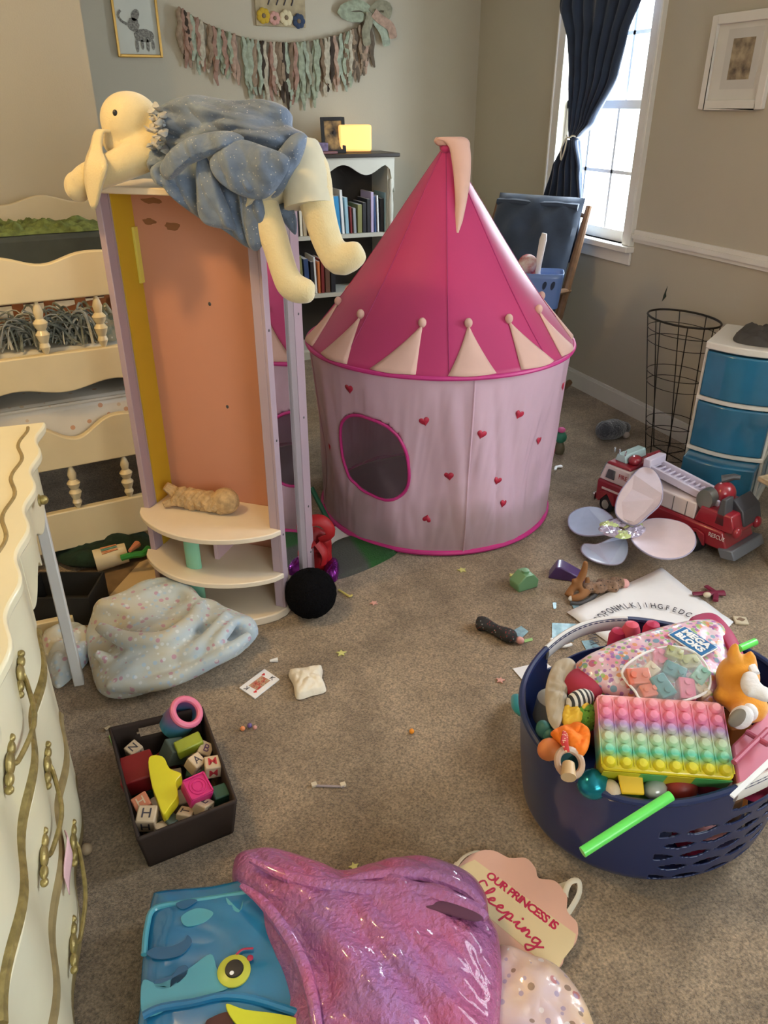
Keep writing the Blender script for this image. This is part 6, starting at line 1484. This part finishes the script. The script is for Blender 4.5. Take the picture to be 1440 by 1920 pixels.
wpart(MB(T(*c_) @ RX(35)).tube([(.026*math.cos(i/28*6.283), .026*math.sin(i/28*6.283), 0) for i in range(28)], .007, 8, closed=True), 'ring', mat('tan_ring', (.50, .34, .24), .35), wr2)
wpart(MB().tube([P(1066, 1432, .36), P(1066, 1458, .355)], [.012, .015], 12), 'wooden_bead', mat('bead_wood', (.55, .38, .2), .5), wr2)
solo(MB().ball(P(1112, 1470, .285), (.034, .032, .030)), 'teal_ball', mat('metallic_teal', (.01, .25, .33), .2, .6), 'shiny teal ball under the near left corner of the rainbow purse', 'ball')
solo(MB().slab([P(1157, 1455, .315), P(1204, 1455, .315), P(1208, 1492, .290), P(1165, 1490, .290)], .006), 'yellow_card', mat('yellow_card', (.75, .48, .01), .6), 'yellow plastic piece sticking out below the rainbow purse', 'toy part', bevel=.002)
solo(MB().ball(P(1146, 1482, .285), (.018, .022, .022)), 'cream_egg', mat('toy_cream2', (.6, .5, .36), .5), 'cream rounded toy between the teal ball and the yellow piece', 'toy')
solo(MB().ball(P(1275, 1474, .28), (.036, .034, .030)), 'red_ball', mat('brick_red', (.33, .03, .02), .45, var=.3, vs=30), 'brick red ball under the near edge of the rainbow purse', 'ball')
solo(MB().ball(P(1328, 1466, .28), (.036, .032, .028)), 'maroon_ball', mat('maroon_shine', (.17, .01, .03), .4), 'maroon ball right of the brick red ball', 'ball')
solo(MB().ball(P(1228, 1480, .285), (.026, .022, .020), nu=12, nv=8), 'clear_gem', mat('grey_gem', (.35, .38, .33), .15, coat=1), 'grey green glassy gem between the yellow piece and the red ball', 'gem')
# glow stick
solo(MB().tube([P(1258, 1492, .385), P(1170, 1548, .36), P(1092, 1598, .335)], .0095, 16), 'glow_stick', mat('neon_green_stick', (.13, .80, .12), .35, coat=.3), 'neon green stick jutting over the near rim of the basket', 'stick')
solo(MB().tube([P(1386, 1216, .47), P(1416, 1203, .47)], .008, 14), 'glow_stick', mat('neon_green_stick', (0, 0, 0)), 'short neon green stick end behind the fox plush ears', 'stick')
# teal scoop left of the basket
solo(MB().tube(crom([P(968, 1306, .02), P(978, 1330, .05), P(996, 1345, .07), P(1010, 1352, .07)], 16, False), [.014, .017, .02, .022, .024, .024, .023, .021, .019, .017, .015, .013, .012, .011, .01, .008], 14, flat=.6), 'toy_scoop', mat('teal_plastic', (.01, .28, .32), .3, coat=.4), 'teal plastic scoop leaning on the left side of the basket', 'scoop')
solo(MB().slab([P(980, 1415, .01), P(998, 1400, .02), P(1000, 1425, .01)], .003), 'blue_scrap', mat('slate_blue', (.05, .10, .22), .5), 'slate blue corner sticking out below the teal scoop', 'scrap', smooth=0)

# ---------------- door sign ----------------
so = [(868, 1618), (895, 1600), (925, 1598), (955, 1612), (985, 1612), (1003, 1630), (1010, 1650), (1040, 1655), (1062, 1682), (1063, 1712), (1082, 1735), (1080, 1768), (1060, 1788), (1052, 1812), (1020, 1822), (985, 1808), (960, 1800), (935, 1775), (900, 1720), (860, 1690), (850, 1650)]
sz = .012
sg = thing('door_sign', 'peach scalloped door sign reading our princess is sleeping with a cream band and ribbon', 'sign', P(970, 1710))
wpart(MB().slab(crom([P(x, y, sz) for x, y in so], 84), .006), 'sign_board', mat('peach_sign', (.82, .50, .40), .5, var=.1, vs=5), sg, smooth=0)
band = [(862, 1625), (890, 1612), (1080, 1752), (1075, 1775), (1055, 1800), (1048, 1815), (1035, 1818), (990, 1782), (855, 1668)]
wpart(MB().slab([P(x, y, sz+.0062) for x, y in band], .0006), 'cream_band', mat('cream_band', (.80, .66, .40), .5), sg, smooth=0)
Msr = mat('sign_red', (.55, .02, .09), .5)
t0, t1 = P(900, 1632, sz+.0072), P(1056, 1752, sz+.0072)
ux = (t1-t0).normalized(); TM = frame((t0+t1)/2, ux, Vector((0, 0, 1)).cross(ux))
txt = 'OUR PRINCESS IS'; L = (t1-t0).length
text(txt, .026, TM @ T(0, .004, 0), Msr, sg, 'sign_lettering', bold=.0007, space=L/.026/len(txt)*1.62, ext=.0004)
# script word as a pen stroke
def stroke(pts, wd2=.0022): 
    c_ = crom([(a, b, 0) for a, b in pts], 26*max(1, len(pts)//5), False); return MB(SM).tube(c_, wd2, 5, flat=.35)
s0, s1 = P(885, 1662, sz+.0074), P(1030, 1795, sz+.0074); ux = (s1-s0).normalized(); SM = frame(s0, ux, Vector((0, 0, 1)).cross(ux))
Ls = (s1-s0).length; k = Ls/7.4
def G(x0, l): return [((x0+a)*k, b*k) for a, b in l]
glyphs = [G(0, [(.75, .9), (.3, 1.1), (.15, .6), (.6, .3), (.65, -.1), (.2, -.25), (-.1, .05), (.4, .1), (1.0, .1)]),
          G(1.0, [(0, .1), (.35, .9), (.2, 1.15), (.05, .4), (.2, 0), (.5, .1)]),
          G(1.6, [(-.1, .1), (.3, .35), (.2, .55), (0, .3), (.15, 0), (.6, .1)]),
          G(2.4, [(-.2, .1), (.3, .35), (.2, .55), (0, .3), (.15, 0), (.6, .1)]),
          G(3.2, [(-.2, .1), (.1, .5), (.0, -.6), (.15, .4), (.45, .5), (.45, .05), (.15, 0), (.7, .1)]),
          G(4.2, [(-.2, .1), (.1, .5), (.1, .1), (.3, 0), (.5, .15)]),
          G(4.8, [(-.1, .1), (.1, .5), (.05, 0), (.3, .5), (.5, .35), (.5, 0), (.8, .2)]),
          G(5.8, [(.4, .5), (.0, .4), (.05, 0), (.4, .2), (.45, .5), (.45, -.3), (.2, -.75), (-.1, -.5), (.5, -.1), (.9, .3)])]
for g in glyphs: wpart(stroke(g), 'script_letter', Msr, sg)
wpart(MB(SM).ball((4.3*k, .85*k, 0), .0025), 'script_dot', Msr, sg)
Mribn = mat('white_ribbon', (.70, .64, .52), .7)
for pts in ([(858, 1618), (850, 1630), (870, 1606), (895, 1596), (910, 1602)], [(1058, 1680), (1068, 1655), (1085, 1652), (1086, 1675), (1070, 1705), (1063, 1712)]):
    wpart(MB().tube(crom([P(x, y, .014+.012*(i in (1, 2))) for i, (x, y) in enumerate(pts)], 20, False), .006, 6, flat=.3), 'hanging_ribbon', Mribn, sg)
wpart(MB().slab([P(1042, 1660, .010), P(1066, 1652, .012), P(1066, 1685, .012)], .002), 'ribbon_tail', Mribn, sg, smooth=0)
# ---------------- foreground ----------------
Mpb = mat('shiny_purple_foil', (.46, .11, .26), .36, .25, col2=(.36, .15, .38), vs=7, bump=.9, bs=95, irid=0, coat=.5)
pb = [(436, 1650), (440, 1612), (470, 1598), (520, 1600), (580, 1622), (640, 1640), (700, 1625), (770, 1612), (830, 1622), (885, 1648), (912, 1685), (918, 1725), (935, 1760), (942, 1830), (938, 1920), (925, 2050), (700, 2110), (560, 2050), (536, 1930), (530, 1870), (508, 1810), (490, 1760), (478, 1705), (452, 1680)]
pbt = thing('purple_pouch', 'large crumpled shiny purple drawstring pouch in the foreground', 'pouch', P(720, 1850))
wpart(MB().puff([P(x, y+6, .06) for x, y in pb], (0, -.05, 1), .10, .055, pw=2.4, fold=.020, ff=13.0, n=300, rings=56, dirv=Vector((-.35, .93, 0)).normalized(), fs=3.2, cen=P(720, 1800, .06)), 'pouch_body', Mpb, pbt, smooth=80)
for pts, w_ in (([(470, 1612), (560, 1650), (680, 1668), (790, 1672), (880, 1700), (912, 1722)], .018), ([(640, 1652), (720, 1640), (800, 1640), (870, 1665), (908, 1700)], .015), ([(452, 1660), (500, 1700), (560, 1790), (585, 1870), (600, 1960)], .013)):
    c_ = crom([P(x, y, .145) for x, y in pts], 30, False)
    wpart(MB().tube(c_, [w_*math.sin(math.pi*(i+2)/34)**.6 for i in range(30)], 10, flat=.8), 'pouch_fold', Mpb, pbt)
wpart(MB().puff([P(x, y, .152) for x, y in ((795, 1700), (830, 1690), (880, 1705), (905, 1720), (890, 1728), (840, 1715))], (0, -.2, 1), .004, .002), 'pouch_opening_shade', mat('opening_shade', (.10, .03, .07), .8), pbt, smooth=60)  # dark sheet laid on the closed pouch, painted shade of its opening
# blue whale bath toy holder
wt = thing('whale_toy_bag', 'glossy blue whale shaped toy holder with a yellow ringed eye in the foreground', 'toy holder', P(400, 1800))
Mwb2 = mat('whale_blue', (.02, .20, .42), .18, coat=1, var=.35, vs=4, bump=.12, bs=10)
wb = [(285, 1700), (300, 1688), (400, 1678), (480, 1662), (540, 1665), (600, 1720), (620, 1850), (600, 1990), (430, 2050), (270, 2010), (262, 1900), (266, 1820), (275, 1750)]
wpart(MB().puff([P(x, y, .05) for x, y in wb], (0, 0, 1), .055, .045, pw=4.5, fold=.004, ff=9, n=130, rings=20), 'body', Mwb2, wt, smooth=70)
Mwl = mat('whale_light', (.07, .33, .42), .2, coat=1); Mwd = mat('whale_dark', (.01, .10, .22), .2, coat=1)
for pts, m, nm in (([(268, 1840), (300, 1845), (350, 1820), (395, 1790), (408, 1820), (430, 1850), (400, 1865), (340, 1880), (290, 1905), (266, 1900)], Mwl, 'light_belly'),
                   ([(275, 1790), (290, 1778), (320, 1776), (345, 1765), (352, 1755), (360, 1768), (340, 1792), (300, 1800)], Mwd, 'wave_mark'),
                   ([(290, 1840), (320, 1832), (335, 1815), (350, 1812), (352, 1828), (325, 1852), (295, 1856)], Mwd, 'wave_mark'),
                   ([(340, 1720), (370, 1704), (400, 1712), (385, 1730), (350, 1738)], Mwl, 'wave_mark'),
                   ([(425, 1685), (450, 1708), (456, 1690), (448, 1712), (430, 1700)], Mwl, 'wave_mark'),
                   ([(330, 1696), (352, 1688), (370, 1690), (345, 1706)], Mwd, 'wave_mark')):
    wpart(MB().slab(crom([P(x, y, .1045) for x, y in pts], 50), .003, Vector((0, 0, 1))), nm, m, wt, smooth=0, bevel=.001)
e = P(439, 1822, .106)
wpart(MB(T(*e)).lathe([(.030, 0), (.030, .004), (.024, .007), (.0001, .008)], 30), 'eye', mat('eye_yellow', (.52, .55, .06), .3), wt)
wpart(MB(T(e.x+.001, e.y, e.z+.008)).lathe([(.017, 0), (.016, .003), (.0001, .004)], 24), 'pupil', M_black, wt)
wpart(MB(T(e.x-.005, e.y-.008, e.z+.012)).lathe([(.004, 0), (.0001, .001)], 12), 'eye_glint', M_white, wt)
wpart(MB().tube(crom([P(x, y, .110) for x, y in ((443, 1790), (455, 1780), (475, 1778))], 10, False), .0022, 6, flat=.5), 'brow', mat('brow_red', (.4, .02, .08), .4), wt)
wpart(MB(T(*P(469, 1796, .110))).ball((0, 0, 0), (.006, .006, .002)), 'cheek_dot', mat('brow_red', (0, 0, 0)), wt)
wpart(MB().slab(crom([P(x, y, .106) for x, y in ((385, 1925), (400, 1908), (430, 1900), (440, 1925), (470, 1960), (400, 1990))], 30), .003), 'mouth_opening', mat('dark_red_inside', (.06, .015, .015), .6), wt, smooth=0)
wpart(MB().slab(crom([P(x, y, .108) for x, y in ((424, 1886), (460, 1896), (520, 1904), (560, 1915), (570, 1945), (500, 1950), (445, 1925))], 36), .006), 'yellow_lip', mat('lip_yellow', (.58, .62, .02), .35, coat=.5), wt, smooth=0, bevel=.001)
wpart(MB().tube(crom([P(x, y, .108) for x, y in ((268, 1905), (300, 1890), (360, 1880), (420, 1868), (480, 1875), (560, 1900))], 30, False), .007, 8), 'lower_fold', Mwb2, wt)
wpart(MB().tube(crom([P(x, y, .100) for x, y in ((270, 1790), (275, 1740), (290, 1704), (350, 1692), (430, 1680), (500, 1668))], 30, False), .006, 8), 'top_seam', Mwl, wt)
# printed cushion
pcs = thing('printed_cushion', 'plastic wrapped cushion with a yellow and pink floral print in the foreground', 'cushion', P(1010, 1880))
Mpc = specks(mat('floral_print', (.72, .50, .30), .4, col2=(.62, .48, .55), vs=7, coat=.5, bump=.2, bs=30), [(.45, .10, .12), (.20, .12, .08), (.75, .70, .72), (.35, .28, .45)], 26, .2, .8)
po = [(925, 1790), (945, 1778), (990, 1796), (1040, 1815), (1075, 1850), (1110, 1915), (1130, 2000), (1080, 2080), (920, 2080), (880, 1900)]
wpart(MB().puff([P(x, y, .04) for x, y in po], (0, 0, 1), .05, .038, fold=.012, ff=14, n=110, rings=20), 'cushion_body', Mpc, pcs, smooth=70)
wpart(MB().tube(crom([P(x, y, .072) for x, y in ((935, 1805), (955, 1815), (980, 1820))], 10, False), .003, 6), 'red_seam', Msr, pcs)
solo(MB().slab([P(713, 1618, .004), P(766, 1612, .004), P(768, 1635, .004), P(715, 1640, .004)], .004), 'card_corner', mat('peach_card', (.75, .55, .40), .6), 'peach card corner sticking out behind the shiny purple pouch', 'card', smooth=0)
